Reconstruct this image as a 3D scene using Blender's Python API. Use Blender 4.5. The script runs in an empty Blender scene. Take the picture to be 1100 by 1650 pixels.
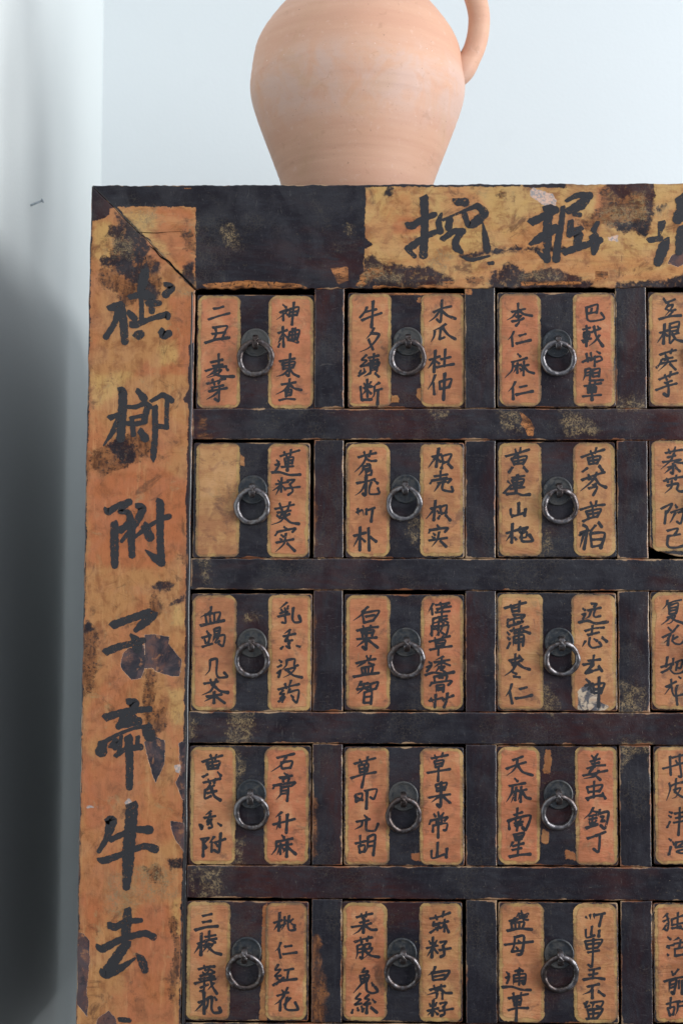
import bpy, bmesh, math, random
import numpy as np
from mathutils import Matrix, Vector

sc = bpy.context.scene
# ------------------------------------------------------------------ camera
CAM_LOC=(0.153371,-1.354803,-0.293307)
CAM_ROT=([0.9998842, 0.0147712, 0.0036639],[-0.0026388, -0.068832, 0.9976248],[0.0149884, -0.9975189, -0.0687851])
cd = bpy.data.cameras.new("camera"); cam = bpy.data.objects.new("camera", cd); sc.collection.objects.link(cam)
cd.sensor_fit = 'VERTICAL'; cd.sensor_height = 23.5; cd.lens = 35.02; cd.clip_start = 0.02; cd.clip_end = 50
r_, u_, b_ = CAM_ROT
cam.matrix_world = Matrix(((r_[0], u_[0], b_[0], CAM_LOC[0]), (r_[1], u_[1], b_[1], CAM_LOC[1]), (r_[2], u_[2], b_[2], CAM_LOC[2]), (0, 0, 0, 1)))
cd.dof.use_dof = True; cd.dof.focus_distance = 1.37; cd.dof.aperture_fstop = 5.6
sc.camera = cam
# ------------------------------------------------------------------ world and lamps (indoor daylight from a window on the right)
w = bpy.data.worlds.new("World"); sc.world = w; w.use_nodes = True
# the room around: pale lit ceiling above, dimmer towards the floor
_w = w.node_tree; _bg = _w.nodes['Background']; _bg.inputs[1].default_value = 0.80
_tc = _w.nodes.new('ShaderNodeTexCoord'); _sp = _w.nodes.new('ShaderNodeSeparateXYZ'); _mr = _w.nodes.new('ShaderNodeMapRange'); _mr.interpolation_type = 'SMOOTHSTEP'
_w.links.new(_tc.outputs['Generated'], _sp.inputs[0]); _w.links.new(_sp.outputs[2], _mr.inputs[0]); _mr.inputs[1].default_value = -0.15; _mr.inputs[2].default_value = 0.75
_mx = _w.nodes.new('ShaderNodeMix'); _mx.data_type = 'RGBA'; _w.links.new(_mr.outputs[0], _mx.inputs[0])
_mx.inputs[6].default_value = (0.18, 0.21, 0.27, 1); _mx.inputs[7].default_value = (0.87, 0.91, 1.0, 1); _w.links.new(_mx.outputs[2], _bg.inputs[0])
def area(name, loc, target, sx, sy, power, col):
    l = bpy.data.lights.new(name, 'AREA'); l.shape = 'RECTANGLE'; l.size = sx; l.size_y = sy; l.energy = power; l.color = col
    o = bpy.data.objects.new(name, l); sc.collection.objects.link(o); o.location = loc
    o.rotation_euler = (Vector(target) - Vector(loc)).to_track_quat('-Z', 'Y').to_euler()
    return o
area("window_light", (2.4, -0.40, 0.02), (0.0, 0.15, 0.0), 0.50, 1.75, 29, (0.965, 0.985, 1.0))
area("room_window_light", (2.6, -1.75, 0.25), (0.0, 0.1, 0.0), 1.0, 2.3, 52, (0.97, 0.985, 1.0))
sc.view_settings.view_transform = 'Standard'; sc.view_settings.look = 'None'
sc.view_settings.gamma = 1; sc.view_settings.exposure = 0.33; sc.view_settings.use_curve_mapping = False

XL=[-0.00012, 0.13493, 0.27007, 0.40515]
XR=[0.10802, 0.24268, 0.3774, 0.51285]
ZT=[0.0015, -0.13485, -0.26909, -0.40439, -0.53905]
ZB=[-0.10689, -0.24109, -0.37649, -0.51073, -0.64595]
DRAWERS={
'1A':((212,-10787,10836,-347),[(299,-10772,4204,-369),(6655,-10724,10836,-391)],(5589,-6207),(5541,-4735)),
'1B':((13815,-10597,24354,-176),[(13826,-10591,17735,-214),(20310,-10544,24299,-211)],(19183,-6106),(19194,-4599)),
'1C':((27184,-10548,37761,-158),[(27317,-10484,31120,-208),(33939,-10522,37725,-205)],(32532,-6262),(32517,-4794)),
'1D':((40682,-10492,51295,-67),[(40685,-10486,44390,-62),(47239,-10476,50864,-59)],(45833,-6100),(45853,-4552)),
'2A':((43,-24113,10493,-13755),[(277,-24142,4242,-13788),(6675,-24087,10480,-13751)],(5387,-19516),(5375,-18003)),
'2B':((13628,-24071,24218,-13740),[(13667,-24064,17633,-13798),(20251,-23924,24154,-13846)],(18903,-19276),(19010,-17909)),
'2C':((27139,-23958,37699,-13602),[(27247,-23963,31144,-13686),(33872,-23918,37693,-13600)],(32597,-19446),(32521,-18058)),
'2D':((40629,-23878,51142,-13409),[(40814,-23881,44452,-13441),(47060,-23861,50898,-13429)],(45744,-19311),(45763,-17864)),
'3A':((-10,-37684,10738,-27260),[(55,-37655,4066,-27364),(6830,-37660,10729,-27317)],(5456,-33161),(5444,-31633)),
'3B':((13559,-37552,24209,-27269),[(13714,-37557,17689,-27317),(20313,-37563,24188,-27295)],(19154,-33069),(19033,-31520)),
'3C':((27067,-37518,37646,-27085),[(27105,-37496,31154,-27187),(33601,-37502,37575,-27201)],(32729,-32978),(32559,-31467)),
'3D':((40618,-37429,51094,-26929),[(40676,-37411,44327,-26921),(46959,-37382,50769,-26900)],(45609,-32981),(45629,-31436)),
'4A':((-46,-51119,10723,-40664),[(51,-51100,4108,-40756),(6565,-51096,10558,-40700)],(5415,-46490),(5463,-44899)),
'4B':((13596,-51054,24167,-40695),[(13605,-51054,17626,-40760),(20231,-51014,24140,-40751)],(18807,-46627),(18829,-45004)),
'4C':((27022,-50972,37653,-40548),[(27096,-50974,30844,-40600),(33868,-50933,37576,-40625)],(32290,-46341),(32418,-44814)),
'4D':((40735,-50848,51207,-40508),[(40813,-50895,44477,-40517),(47013,-50856,50874,-40486)],(45755,-46227),(45775,-44703)),
'5A':((-164,-64493,10575,-54188),[(-91,-64565,3752,-54217),(6794,-64481,10441,-54231)],(4944,-60122),(5168,-58552)),
'5B':((13459,-64525,23997,-54155),[(13511,-64486,17457,-54247),(20197,-64495,23927,-54146)],(18866,-60105),(18723,-58575)),
'5C':((27074,-64476,37534,-54121),[(27086,-64498,31125,-54102),(33599,-64451,37457,-54177)],(32383,-60126),(32393,-58540)),
'5D':((40594,-64400,51101,-54115),[(40570,-64322,44234,-54171),(46828,-64274,50664,-54131)],(45499,-59971),(45558,-58391)),
}
STROKES={
'1AL':(5541,-5584,20.4,'-383,393 -339,398 -295,413;-428,294 -333,327 -238,352;-387,220 -259,237 -271,195 -304,115;-363,214 -354,164 -380,105;-393,162 -277,179;!-455,81 -356,112 -240,130;-402,-96 -299,-71;-332,-17 -328,-142;-384,-130 -295,-115;-448,-174 -365,-148 -263,-132;-263,-148 -248,-164;~-356,-157 -389,-194 -438,-226;~-372,-179 -307,-164 -347,-206 -435,-236;!-377,-191 -302,-221 -194,-223;-434,-290 -362,-271 -270,-243;-386,-250 -366,-296;-301,-230 -330,-287;-393,-326 -289,-304;-376,-314 -390,-353;-418,-360 -257,-328;-320,-304 -323,-387 -328,-448 -360,-426;~-329,-360 -375,-397 -436,-431'),
'1AR':(5541,-5584,19.2,'241,433 270,408;~215,359 290,389 251,342 185,295;244,356 247,288;264,359 286,340;306,392 300,325;306,392 385,411 368,335;306,362 371,372;300,330 363,340;!341,454 325,251;201,171 279,199;!242,233 251,48;~243,162 207,116;~231,126 200,81;217,79 205,48;255,159 289,128;304,180 292,108;304,182 391,200 372,116;330,217 326,116;354,220 353,116;296,150 382,165;!287,116 379,91;215,-85 351,-58;312,-13 303,-129 301,-218 277,-203;240,-107 250,-154;240,-105 351,-86 337,-144;247,-127 337,-115;247,-152 337,-139;~297,-160 249,-203 187,-222;!309,-154 340,-197 388,-221;234,-295 360,-274;308,-242 295,-350;~298,-298 256,-347 186,-384;!314,-301 353,-330 413,-343;268,-350 276,-401;268,-350 324,-340 319,-389;274,-372 316,-364;274,-396 319,-389;214,-438 280,-423 356,-428'),
'1BL':(19101,-5403,20.4,'-357,393 -376,350 -420,297;-383,344 -276,371;-405,270 -322,305 -228,337;!-303,445 -308,332 -317,209;~-293,203 -322,150 -364,103;~-325,152 -249,145 -288,76 -346,18 -425,-18;!-344,98 -305,8;-360,-42 -404,-88 -358,-93 -416,-147 -348,-132;-412,-181 -421,-208;-384,-165 -375,-196;-433,-235 -380,-200;-344,-71 -254,-48;-295,-30 -297,-95;-331,-98 -258,-85;-343,-122 -251,-107 -256,-137;-326,-140 -324,-198;-326,-139 -267,-127 -269,-190;-324,-161 -269,-153;-326,-181 -269,-171;~-327,-208 -384,-237;-285,-208 -251,-239;-414,-328 -403,-450;!-403,-450 -316,-445;-386,-345 -316,-328;-355,-263 -352,-422;-384,-298 -367,-324;-319,-284 -340,-320;~-357,-352 -396,-403;-350,-360 -321,-391;~-244,-293 -294,-325;~-290,-325 -292,-403 -318,-440;-287,-367 -224,-349;!-256,-357 -262,-488'),
'1BR':(19101,-5403,20.4,'239,344 309,379 397,400;315,458 303,259 270,281;~299,367 256,305 197,258;!314,359 365,315 436,288;~350,240 309,210 234,178;~251,175 243,124 217,77;304,195 294,102;290,99 338,119;!319,207 370,142 435,102;202,-87 294,-55;!256,1 243,-195;~243,-92 190,-164;263,-99 289,-119;304,-82 391,-60;345,11 335,-143;!265,-153 340,-138 420,-124;~254,-222 231,-283 188,-354;238,-292 246,-396;292,-286 299,-349;292,-285 398,-258 376,-335;299,-349 379,-331;!340,-207 328,-445'),
'1CL':(32489,-5370,19.2,'-401,342 -280,371;-343,422 -343,305;~-350,352 -392,298 -444,268;!-338,359 -290,322 -220,308;-365,298 -312,312 -341,286;-344,286 -332,253 -361,219;-402,256 -327,268 -295,285;~-382,168 -397,131 -434,89;-400,118 -393,33;-333,126 -276,143;!-361,55 -303,70 -233,87;-350,-36 -326,-60;-403,-114 -328,-94 -268,-75;~-389,-107 -401,-187 -462,-251;-379,-151 -319,-136;-350,-118 -353,-209;~-353,-154 -387,-207;-333,-167 -314,-185;-316,-151 -253,-136;-292,-102 -297,-231;~-297,-154 -329,-204;!-290,-156 -256,-195 -205,-212;~-371,-289 -392,-332 -433,-378;!-394,-339 -390,-444;-334,-339 -269,-325;!-366,-407 -293,-390 -216,-375'),
'1CR':(32489,-5370,19.2,'263,379 367,411 359,336;268,389 276,281 315,259 426,283 398,336;316,377 308,332;274,328 359,342;236,183 300,201;266,222 271,173;246,156 293,166 290,115 246,109 246,156;246,136 292,144;224,82 307,102;!271,170 265,33;234,66 277,79;307,158 390,193;!333,213 355,122 412,34;~384,134 343,79 289,36;366,214 382,193;264,-33 278,-105;228,-113 291,-74;233,-108 254,-99;303,-25 315,-89;298,-99 344,-64;339,-56 338,-147;337,-68 388,-59 404,-89 356,-108;356,-13 385,-31;~254,-182 253,-227 234,-276;254,-179 300,-172 294,-272;254,-209 295,-201;253,-233 294,-228;319,-184 321,-243;319,-182 382,-169 374,-239;321,-211 377,-204;321,-243 374,-235;289,-279 410,-272;243,-328 393,-301;292,-294 298,-343;342,-288 332,-336;274,-345 279,-389;274,-345 349,-335 342,-382;279,-365 344,-357;279,-387 344,-379;226,-421 310,-413 392,-406;!310,-343 312,-450'),
'1DL':(46005,-5297,19.2,'-392,462 -366,421;-361,425 -290,453;-347,416 -370,366;~-358,391 -308,406 -330,360 -380,303;-359,358 -320,348;-330,348 -286,360;-310,345 -342,303;!-435,272 -338,299 -238,307;-429,148 -354,172;!-384,231 -396,54;~-392,146 -452,59;-379,146 -363,123;-338,223 -340,58 -307,87;-339,229 -254,250 -271,160;-332,195 -269,206;-332,162 -271,172;-260,152 -316,130;!-319,146 -284,90 -224,73;-431,-50 -358,-24 -287,-7;-384,-24 -375,-64;-321,5 -334,-33;-367,-77 -387,-93;-415,-93 -428,-130 -459,-164;-406,-89 -317,-74;~-362,-72 -367,-121 -444,-196;-430,-131 -359,-115 -285,-101;!-342,-130 -292,-182;-440,-274 -360,-240 -275,-212;-389,-231 -370,-274;-334,-201 -346,-247;-389,-305 -326,-284;-470,-369 -378,-334 -284,-308;!-369,-296 -355,-349 -361,-422 -396,-402'),
'2AR':(5285,-18951,19.2,'251,396 333,423 423,450;285,435 309,399;348,457 343,409;290,374 302,314;290,374 370,389 358,331;295,353 363,362;300,326 363,336;262,299 370,307;!329,393 316,270;220,362 237,344;207,316 249,328 218,277;!177,250 250,253 334,229 431,232;189,246 213,265;214,144 323,166;267,204 263,77;~262,137 186,86;233,180 253,161;~250,120 215,47;275,129 299,102;315,178 383,187 340,144;340,146 367,84 326,50;309,108 429,122;208,-77 300,-56 377,-37;249,-26 271,-86;343,-13 324,-80;230,-110 348,-91;278,-98 252,-159;264,-62 284,-130;~317,-86 265,-183 176,-219;226,-134 264,-159 337,-122;!288,-146 349,-197 422,-209;289,-236 313,-255;212,-316 234,-282;229,-282 392,-249 366,-282;265,-308 285,-323;254,-340 270,-352;220,-378 374,-347;~309,-294 290,-388 218,-458;!319,-383 387,-450'),
'2BL':(18940,-18922,20.4,'-417,383 -340,407 -260,422;-366,434 -347,383;-304,444 -320,395;~-344,383 -376,324 -450,249;-337,367 -303,351 -258,354;-344,327 -318,320;-364,303 -308,315 -313,291;~-368,303 -378,264 -414,220;-364,276 -308,288;-347,252 -344,218;-347,254 -296,269 -303,225;-344,220 -301,230;-431,152 -339,169 -269,189;!-346,209 -351,46 -373,58;~-351,149 -390,82 -442,43;-300,161 -317,106 -312,56 -230,61 -240,107;-272,177 -245,153;~-420,-75 -411,-136;~-428,-111 -379,-87 -367,-135;-343,-75 -343,-123;-343,-93 -271,-68;!-286,-72 -300,-190;-453,-319 -350,-290;!-398,-239 -400,-446;~-400,-310 -456,-415;-384,-340 -355,-367;!-324,-246 -316,-446;!-311,-326 -256,-367'),
'2BR':(18940,-18922,20.4,'240,389 322,411;!300,466 278,302;~271,384 208,292;298,368 314,348;329,396 341,336;329,396 413,414 387,348;341,336 387,348;334,326 326,290;!382,331 416,292;259,214 377,232;317,265 314,193;273,183 372,203;223,147 242,178;240,178 408,193 382,159;290,154 360,169;~305,150 285,114 259,79;338,156 334,96 423,79 415,120;227,-76 314,-52;!271,-1 256,-176;~261,-79 189,-164;285,-93 302,-109;312,-64 326,-119;312,-61 372,-43 362,-109;326,-119 367,-107;309,-136 297,-160;!360,-129 401,-176;285,-220 304,-244;213,-293 223,-264;220,-266 379,-244 355,-280;251,-293 266,-308;239,-322 256,-336;213,-358 372,-334;~304,-281 287,-351 239,-411;!312,-358 364,-410'),
'2CL':(32436,-18796,20.4,'-452,385 -351,412 -244,446;-367,451 -355,412;-319,466 -322,422;-355,412 -375,375;-399,363 -375,312;-401,363 -264,388 -298,315;-343,400 -339,321;-387,337 -291,354;-375,315 -293,325;!-392,288 -421,244;!-293,288 -262,252;~-436,162 -410,138;-395,191 -286,211;-395,167 -378,119;-400,167 -291,182 -313,124;-385,143 -308,153;-381,119 -311,129;-419,92 -287,109;!-347,220 -362,67;-472,54 -405,124;!-448,46 -352,54 -304,37 -242,44;!-338,-30 -338,-132;-410,-84 -399,-150 -293,-122;!-278,-84 -286,-144;-399,-164 -387,-144;-450,-304 -346,-272;!-394,-217 -402,-385;~-404,-308 -450,-371;-378,-337 -364,-356;-322,-241 -346,-277;-330,-267 -257,-248 -294,-289;~-330,-289 -303,-325;~-296,-265 -335,-349;-313,-303 -267,-291 -275,-337 -308,-339 -313,-303;!-318,-339 -304,-375 -215,-370 -243,-320'),
'2CR':(32436,-18796,20.4,'220,377 323,416 425,447;302,437 314,404;355,464 343,416;277,370 291,316;277,370 390,389 359,321;323,391 328,321;287,345 364,355;294,316 364,326;228,246 272,280;!378,300 406,261;281,224 288,183;223,173 322,212 425,244;283,220 307,186;356,246 341,208;~343,205 297,147 208,74;!346,183 381,135 436,109;316,128 345,137;282,99 360,113 323,38;207,-92 320,-58 423,-46;298,-22 317,-70;351,-12 344,-60;257,-106 283,-167;255,-109 389,-84 357,-154;315,-82 324,-157;276,-133 367,-118;285,-167 357,-152;230,-197 283,-169;!367,-203 395,-244;196,-321 270,-287 280,-270 210,-299;!230,-227 268,-263 238,-441;~236,-311 202,-429;342,-229 296,-285;294,-302 307,-419;!296,-302 421,-301 386,-431;308,-359 396,-354;307,-422 384,-409'),
'2DL':(45902,-18660,19.2,'-382,401 -310,419 -234,432;-354,437 -340,403;-293,458 -302,421;-365,362 -294,380;-407,320 -327,332 -246,343;~-305,401 -335,336 -424,257;!-303,328 -263,316 -207,313;-359,272 -295,292;-314,312 -317,216 -336,228;~-327,276 -392,219;!-291,272 -256,240;-401,151 -328,174 -231,190;-376,174 -361,143;-286,206 -295,167;-361,111 -289,127;~-329,155 -333,95 -392,42;!-371,109 -273,131 -282,79 -258,59 -210,63;-427,-97 -327,-50 -372,-130;-327,-54 -360,-114 -380,-134;!-381,-114 -395,-227;-299,-59 -287,-82;-340,-130 -276,-106 -204,-90;~-300,-130 -332,-194 -352,-223;-276,-130 -228,-122 -253,-226 -285,-210;-374,-292 -278,-270 -310,-330;-366,-339 -262,-322;!-366,-339 -375,-411 -351,-439 -287,-439 -216,-418'),
'3AL':(5381,-32489,20.4,'~-361,405 -370,360 -456,311;-413,333 -400,261;-413,333 -283,355 -302,276;-374,340 -366,270;-334,345 -330,273;!-455,237 -364,256 -246,283;-399,189 -382,165;-440,129 -363,151;-418,117 -406,84;-372,132 -384,84;-439,48 -350,77;-332,206 -327,156;-332,206 -280,222 -289,168;-330,185 -286,192;-327,158 -289,168;~-327,144 -343,96;-332,134 -240,154 -252,58 -290,75;~-296,132 -331,84;-319,82 -286,99;~-366,-65 -370,-155 -408,-202;-361,-66 -306,-59 -309,-178 -288,-220 -211,-214 -240,-178;-419,-276 -297,-257;-362,-238 -347,-288;-309,-233 -328,-283;~-328,-283 -358,-340 -435,-376;!-320,-303 -274,-340 -207,-352;-394,-391 -262,-369;!-327,-345 -328,-443;~-334,-390 -412,-431;!-310,-390 -233,-445'),
'3AR':(5381,-32489,19.2,'~312,446 248,390;260,386 270,367;291,398 298,374;322,416 318,391;248,347 320,367 287,326;294,332 302,264 270,268;232,318 332,343;!368,398 361,302 381,269 434,276 419,326;~345,206 288,168;281,144 386,168;336,185 312,111;317,135 295,99 362,111;324,120 334,87;324,87 341,39 308,58;!281,57 262,36;!396,63 428,54;246,-64 265,-80;230,-128 263,-112;232,-182 263,-152 242,-214;~313,-62 309,-110 271,-152;316,-64 383,-56 378,-116 412,-110;~299,-152 390,-130 348,-185 283,-219;!316,-152 372,-199 446,-216;238,-325 336,-297 422,-276;298,-271 312,-312;353,-242 334,-302;284,-330 253,-366 296,-361 258,-402;241,-433 298,-390;275,-438 289,-402;~341,-318 317,-366;332,-349 420,-330 404,-437 370,-411;351,-373 370,-392'),
'3BL':(18901,-32427,20.4,'-320,404 -373,358;~-335,394 -380,332 -452,280;-373,346 -356,262;-373,346 -224,368 -272,287;-344,315 -265,330;-356,262 -272,284;-420,190 -332,215 -234,225;-368,236 -346,197;-296,241 -313,200;-380,188 -368,141;-380,188 -270,196 -286,148;-372,164 -279,174;-420,116 -246,132;!-337,197 -339,28 -367,47;~-344,110 -420,50;!-324,112 -236,43;-336,-30 -319,-60;-295,-26 -305,-60;-427,-98 -343,-74 -257,-59;~-348,-84 -422,-132;-317,-93 -269,-110;-379,-141 -367,-198;-379,-141 -281,-122 -290,-186;-348,-137 -343,-193;-317,-131 -317,-188;!-450,-217 -343,-198 -226,-181;~-379,-255 -417,-317;-395,-289 -321,-272;-419,-329 -312,-305;~-359,-274 -362,-319 -414,-367;-347,-319 -316,-336;-300,-283 -295,-333;-300,-280 -230,-262 -252,-321;-295,-333 -247,-316;-352,-355 -359,-443;-354,-355 -288,-345 -294,-452;-354,-395 -292,-388;-356,-445 -294,-443'),
'3BR':(18901,-32427,19.2,'~255,435 212,358;243,390 248,336;274,420 394,438;284,384 411,409;317,444 334,385;375,421 291,377;274,354 399,367;332,373 329,271;298,313 375,325;~255,298 248,217 224,157;255,298 308,306 296,199;262,262 303,270;262,231 300,239;315,289 377,299;243,241 243,151;262,229 305,236 300,158;322,232 389,244 370,158 332,176;~346,265 322,193 279,151;339,291 387,265;255,207 298,212;219,95 303,119 401,146;269,134 281,98;343,150 329,116;274,98 281,55;274,98 362,110 346,62;279,79 350,86;281,55 348,65;224,24 315,43 418,58;303,55 300,-21;~346,-33 279,-64;262,-86 398,-64;331,-45 324,-152;~326,-83 262,-131;338,-86 403,-112;302,-129 358,-119 334,-152 358,-170;~305,-134 274,-174;216,-81 238,-96;195,-131 243,-112 200,-165;!183,-200 255,-176 350,-186 436,-171;264,-212 269,-254;264,-212 374,-200 369,-241;302,-224 338,-221;226,-295 243,-266;240,-269 417,-247 388,-285;~286,-290 281,-350;286,-290 350,-283 343,-345;290,-313 343,-307;293,-331 343,-323;~233,-402 255,-444;219,-426 336,-399;!278,-366 269,-479;~336,-402 350,-437;338,-416 431,-378;!381,-356 372,-425 350,-479'),
'3CL':(32374,-32318,20.4,'-465,383 -374,410 -274,434;-410,412 -391,350;-328,448 -336,357;-391,354 -336,364;-386,386 -336,393;-386,328 -370,304;-391,326 -284,324 -312,290;-432,290 -437,244 -423,218;-386,290 -375,245;-439,223 -327,250 -298,269 -348,261;-427,278 -315,304;-441,173 -423,154;-411,182 -327,202 -255,221;-384,211 -368,178;-315,233 -327,185;!-301,185 -241,164;-380,161 -268,178;-435,125 -421,111;-440,27 -416,77;~-380,130 -388,54;-380,132 -296,147 -302,54;-375,104 -301,116;-376,78 -301,90;-337,185 -338,18;-424,-80 -328,-51;-369,-18 -372,-113;~-405,-101 -304,-84;~-360,-101 -393,-161 -467,-214;~-338,-37 -295,-72;-302,-65 -360,-101;-400,-113 -383,-125;!-350,-101 -302,-136 -243,-155;-396,-178 -362,-194;-386,-218 -331,-224;~-401,-282 -418,-339 -456,-394;!-420,-351 -399,-452;-334,-329 -270,-312;!-370,-410 -294,-400 -225,-381'),
'3CR':(32374,-32318,20.4,'303,426 353,426 331,400;271,366 386,391;~300,360 283,314 249,292;338,379 323,324 342,307 381,319;228,384 247,369;223,328 254,340 230,292;!189,259 270,276 342,252 445,267;246,185 330,209 413,216;313,235 305,152;270,149 368,173;~250,98 221,47;288,128 281,68 312,37 388,54 372,85;324,116 350,100;!396,128 436,95;270,-77 375,-65;323,-27 315,-80;227,-113 315,-96;!315,-110 246,-188 303,-167;255,-182 382,-146;!363,-124 393,-167;250,-236 281,-265;242,-300 314,-274 271,-326;290,-324 302,-348;314,-288 320,-359;319,-288 412,-274 380,-359;325,-330 385,-318;318,-362 380,-354;!367,-219 360,-478'),
'3DL':(45873,-32196,17.6,'~-373,448 -386,404 -418,368;-378,411 -322,436 -253,450;-364,398 -358,325;-364,398 -281,422 -299,333;-357,377 -297,387;-358,353 -297,363;-363,326 -299,333;~-331,321 -379,269 -431,229;~-379,293 -307,312 -340,254 -384,236;!-347,303 -308,270 -237,246;-372,210 -348,182;-280,228 -325,174;-421,118 -341,160 -317,182;~-349,150 -373,102 -408,72;!-367,118 -374,53;-324,142 -337,87;-286,127 -334,95 -310,65 -262,62 -214,111;!-379,-52 -392,-135;-438,-144 -344,-112;!-432,-191 -384,-167 -352,-143;-327,-64 -331,-119;-308,-103 -248,-79 -265,-151 -297,-143;-344,-119 -352,-167 -321,-198 -266,-194 -218,-166;-288,-88 -305,-167;-282,-226 -266,-238;-348,-248 -346,-293;-397,-317 -306,-270;~-386,-317 -354,-309 -406,-384;-346,-301 -337,-364 -315,-396 -228,-376;!-294,-301 -307,-349 -296,-471'),
'4AL':(5357,-45909,20.4,'-426,378 -338,410 -248,436;-355,442 -338,400;-300,445 -312,406;-386,367 -373,315;-386,369 -271,386 -290,325;-338,388 -330,322;-373,343 -283,353;-368,317 -287,325;-420,246 -378,270;!-289,292 -260,259;-415,197 -336,216 -265,233;-372,229 -353,192;-306,237 -317,200;~-353,176 -386,146;-395,140 -399,60 -347,81;-381,138 -319,174;-381,105 -297,126;!-345,154 -316,82 -263,46;~-341,-48 -393,-86;-405,-110 -305,-93;-348,-72 -376,-143;-374,-142 -333,-119 -371,-166;-350,-142 -330,-189 -359,-197;!-414,-190 -442,-166 -425,-204;!-285,-154 -254,-175;-432,-296 -360,-284 -403,-331 -378,-366 -407,-378;!-408,-307 -409,-442;~-313,-272 -357,-330;-334,-319 -335,-403;-312,-326 -217,-292;!-256,-238 -271,-403 -312,-389;-300,-330 -281,-354'),
'4AR':(5357,-45909,20.4,'233,417 385,454;~318,427 271,356 183,296;271,373 278,325;271,375 369,390 352,328;278,323 352,333;298,285 322,267;258,243 367,262;284,232 291,212;282,233 343,244 334,217;201,146 213,176;203,174 394,206 368,177;268,160 363,175;~272,153 266,96 230,54;272,153 334,162 326,43;275,130 330,134;275,104 328,109;~281,-54 224,-102;262,-92 263,-186;201,-165 298,-141 393,-115;~258,-139 232,-210;!329,-74 320,-235;280,-256 299,-275;233,-315 373,-285;~233,-318 231,-374 191,-428;242,-353 302,-341;271,-327 269,-421;~268,-350 240,-428;285,-364 302,-379;311,-344 368,-333;!328,-315 324,-441;~323,-362 293,-409;!330,-359 404,-420'),
'4BL':(18899,-45891,19.2,'-441,367 -353,393 -255,418;-393,407 -374,370;-322,429 -331,382;-400,352 -386,292;-400,352 -317,368 -326,311;-393,322 -324,334;-388,292 -326,306;-469,242 -364,275 -250,295;!-348,363 -352,264 -373,164;-430,96 -421,39;-426,98 -368,110 -376,54;-418,44 -368,58;-437,86 -364,51;-350,132 -242,149 -266,64 -297,78;!-326,128 -332,-19;-351,-78 -325,-104;-422,-137 -304,-113;~-368,-131 -375,-170 -434,-203;!-332,-119 -330,-207 -256,-211 -230,-154;-427,-325 -339,-303;-386,-254 -384,-342;-398,-348 -386,-402;-400,-348 -344,-338 -350,-395;-396,-401 -346,-392;~-318,-271 -322,-359 -343,-406;!-318,-268 -254,-251 -270,-424;-315,-312 -263,-300;-315,-348 -265,-340'),
'4BR':(18899,-45891,19.2,'238,418 314,434 383,449;266,450 281,418;340,470 328,435;264,391 276,342;264,392 343,404 331,352;271,368 333,378;276,342 331,354;202,292 302,309 402,326;302,355 297,220;276,184 288,135;274,187 373,208 352,149;281,158 359,171;288,135 354,147;214,76 302,95 402,107;!323,214 318,2 290,17;~309,90 238,36;!338,90 402,32;297,-45 304,-86;259,-63 273,-86;345,-53 326,-84;219,-157 233,-122;231,-122 378,-90 354,-121;278,-121 283,-147;276,-121 330,-112 326,-139;280,-147 326,-139;254,-166 250,-218;252,-166 373,-144 366,-203 344,-203;!299,-133 297,-268;!294,-309 287,-426;238,-380 247,-447 349,-414;!373,-361 368,-437'),
'4CL':(32355,-45777,20.4,'-392,394 -304,427;-449,318 -366,351 -278,377;~-349,412 -359,348 -392,300 -445,261;!-352,353 -305,292 -219,264;-376,236 -352,212;-426,169 -284,195;~-395,167 -403,106 -450,30;-391,118 -348,130;-364,159 -372,47;~-369,118 -408,26;-341,124 -274,140;-319,165 -325,33;~-320,118 -348,47;!-310,118 -277,71 -239,60;-384,-84 -313,-58;-353,-21 -358,-96;-430,-132 -425,-205;!-439,-139 -380,-115 -240,-88 -281,-210 -307,-193;-370,-129 -364,-152;-323,-114 -337,-146;-380,-158 -307,-140;-375,-178 -314,-166;-344,-135 -359,-217;-385,-258 -369,-299;-388,-256 -295,-236 -321,-287;-369,-302 -319,-287;-371,-276 -314,-264;~-393,-316 -421,-364;-398,-354 -303,-328;-402,-387 -322,-369;-340,-299 -353,-433;!-426,-445 -334,-427 -244,-421'),
'4CR':(32355,-45777,19.2,'299,439 323,410;354,454 335,422;287,385 370,410;301,363 365,378;258,324 334,348 417,355;330,413 324,339;222,262 334,286 436,308;!310,333 277,280 333,263 373,228;~362,310 322,257 229,236;321,216 315,74;257,162 271,115;257,162 392,183 363,124;268,119 366,131;!251,62 332,86 391,91;251,62 265,53;!391,110 417,66;~312,-14 284,-64 229,-114;298,-43 345,-54;272,-90 338,-76;274,-119 338,-104;305,-78 299,-172;274,-137 285,-160;337,-125 321,-148;!247,-193 344,-160;~369,-31 352,-90;!362,-66 444,-54 413,-195 375,-169;373,-95 404,-89 375,-136 406,-129;256,-283 329,-260 415,-225;!329,-260 365,-254 354,-396 312,-373'),
'4DL':(45988,-45695,17.6,'!-379,427 -374,266;-444,320 -365,340 -247,376;-364,415 -246,443;-293,447 -294,376 -280,251 -303,254;-329,392 -314,368;~-388,195 -380,140 -414,42;-383,164 -336,188 -264,204;-327,235 -335,133;~-352,133 -289,153 -329,78 -364,62;!-344,125 -297,86 -242,63;-393,-55 -370,-63;-398,-86 -378,-98;-411,-192 -386,-141;-346,-71 -252,-54;-298,-16 -303,-78;-339,-110 -252,-90;-355,-149 -245,-129;!-299,-78 -313,-254;-398,-286 -380,-301;-365,-313 -351,-336;!-398,-426 -381,-360;-341,-320 -247,-304;-333,-320 -338,-367 -278,-328;-342,-363 -263,-355;-318,-390 -248,-374;-334,-398 -287,-413 -256,-406'),
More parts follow.
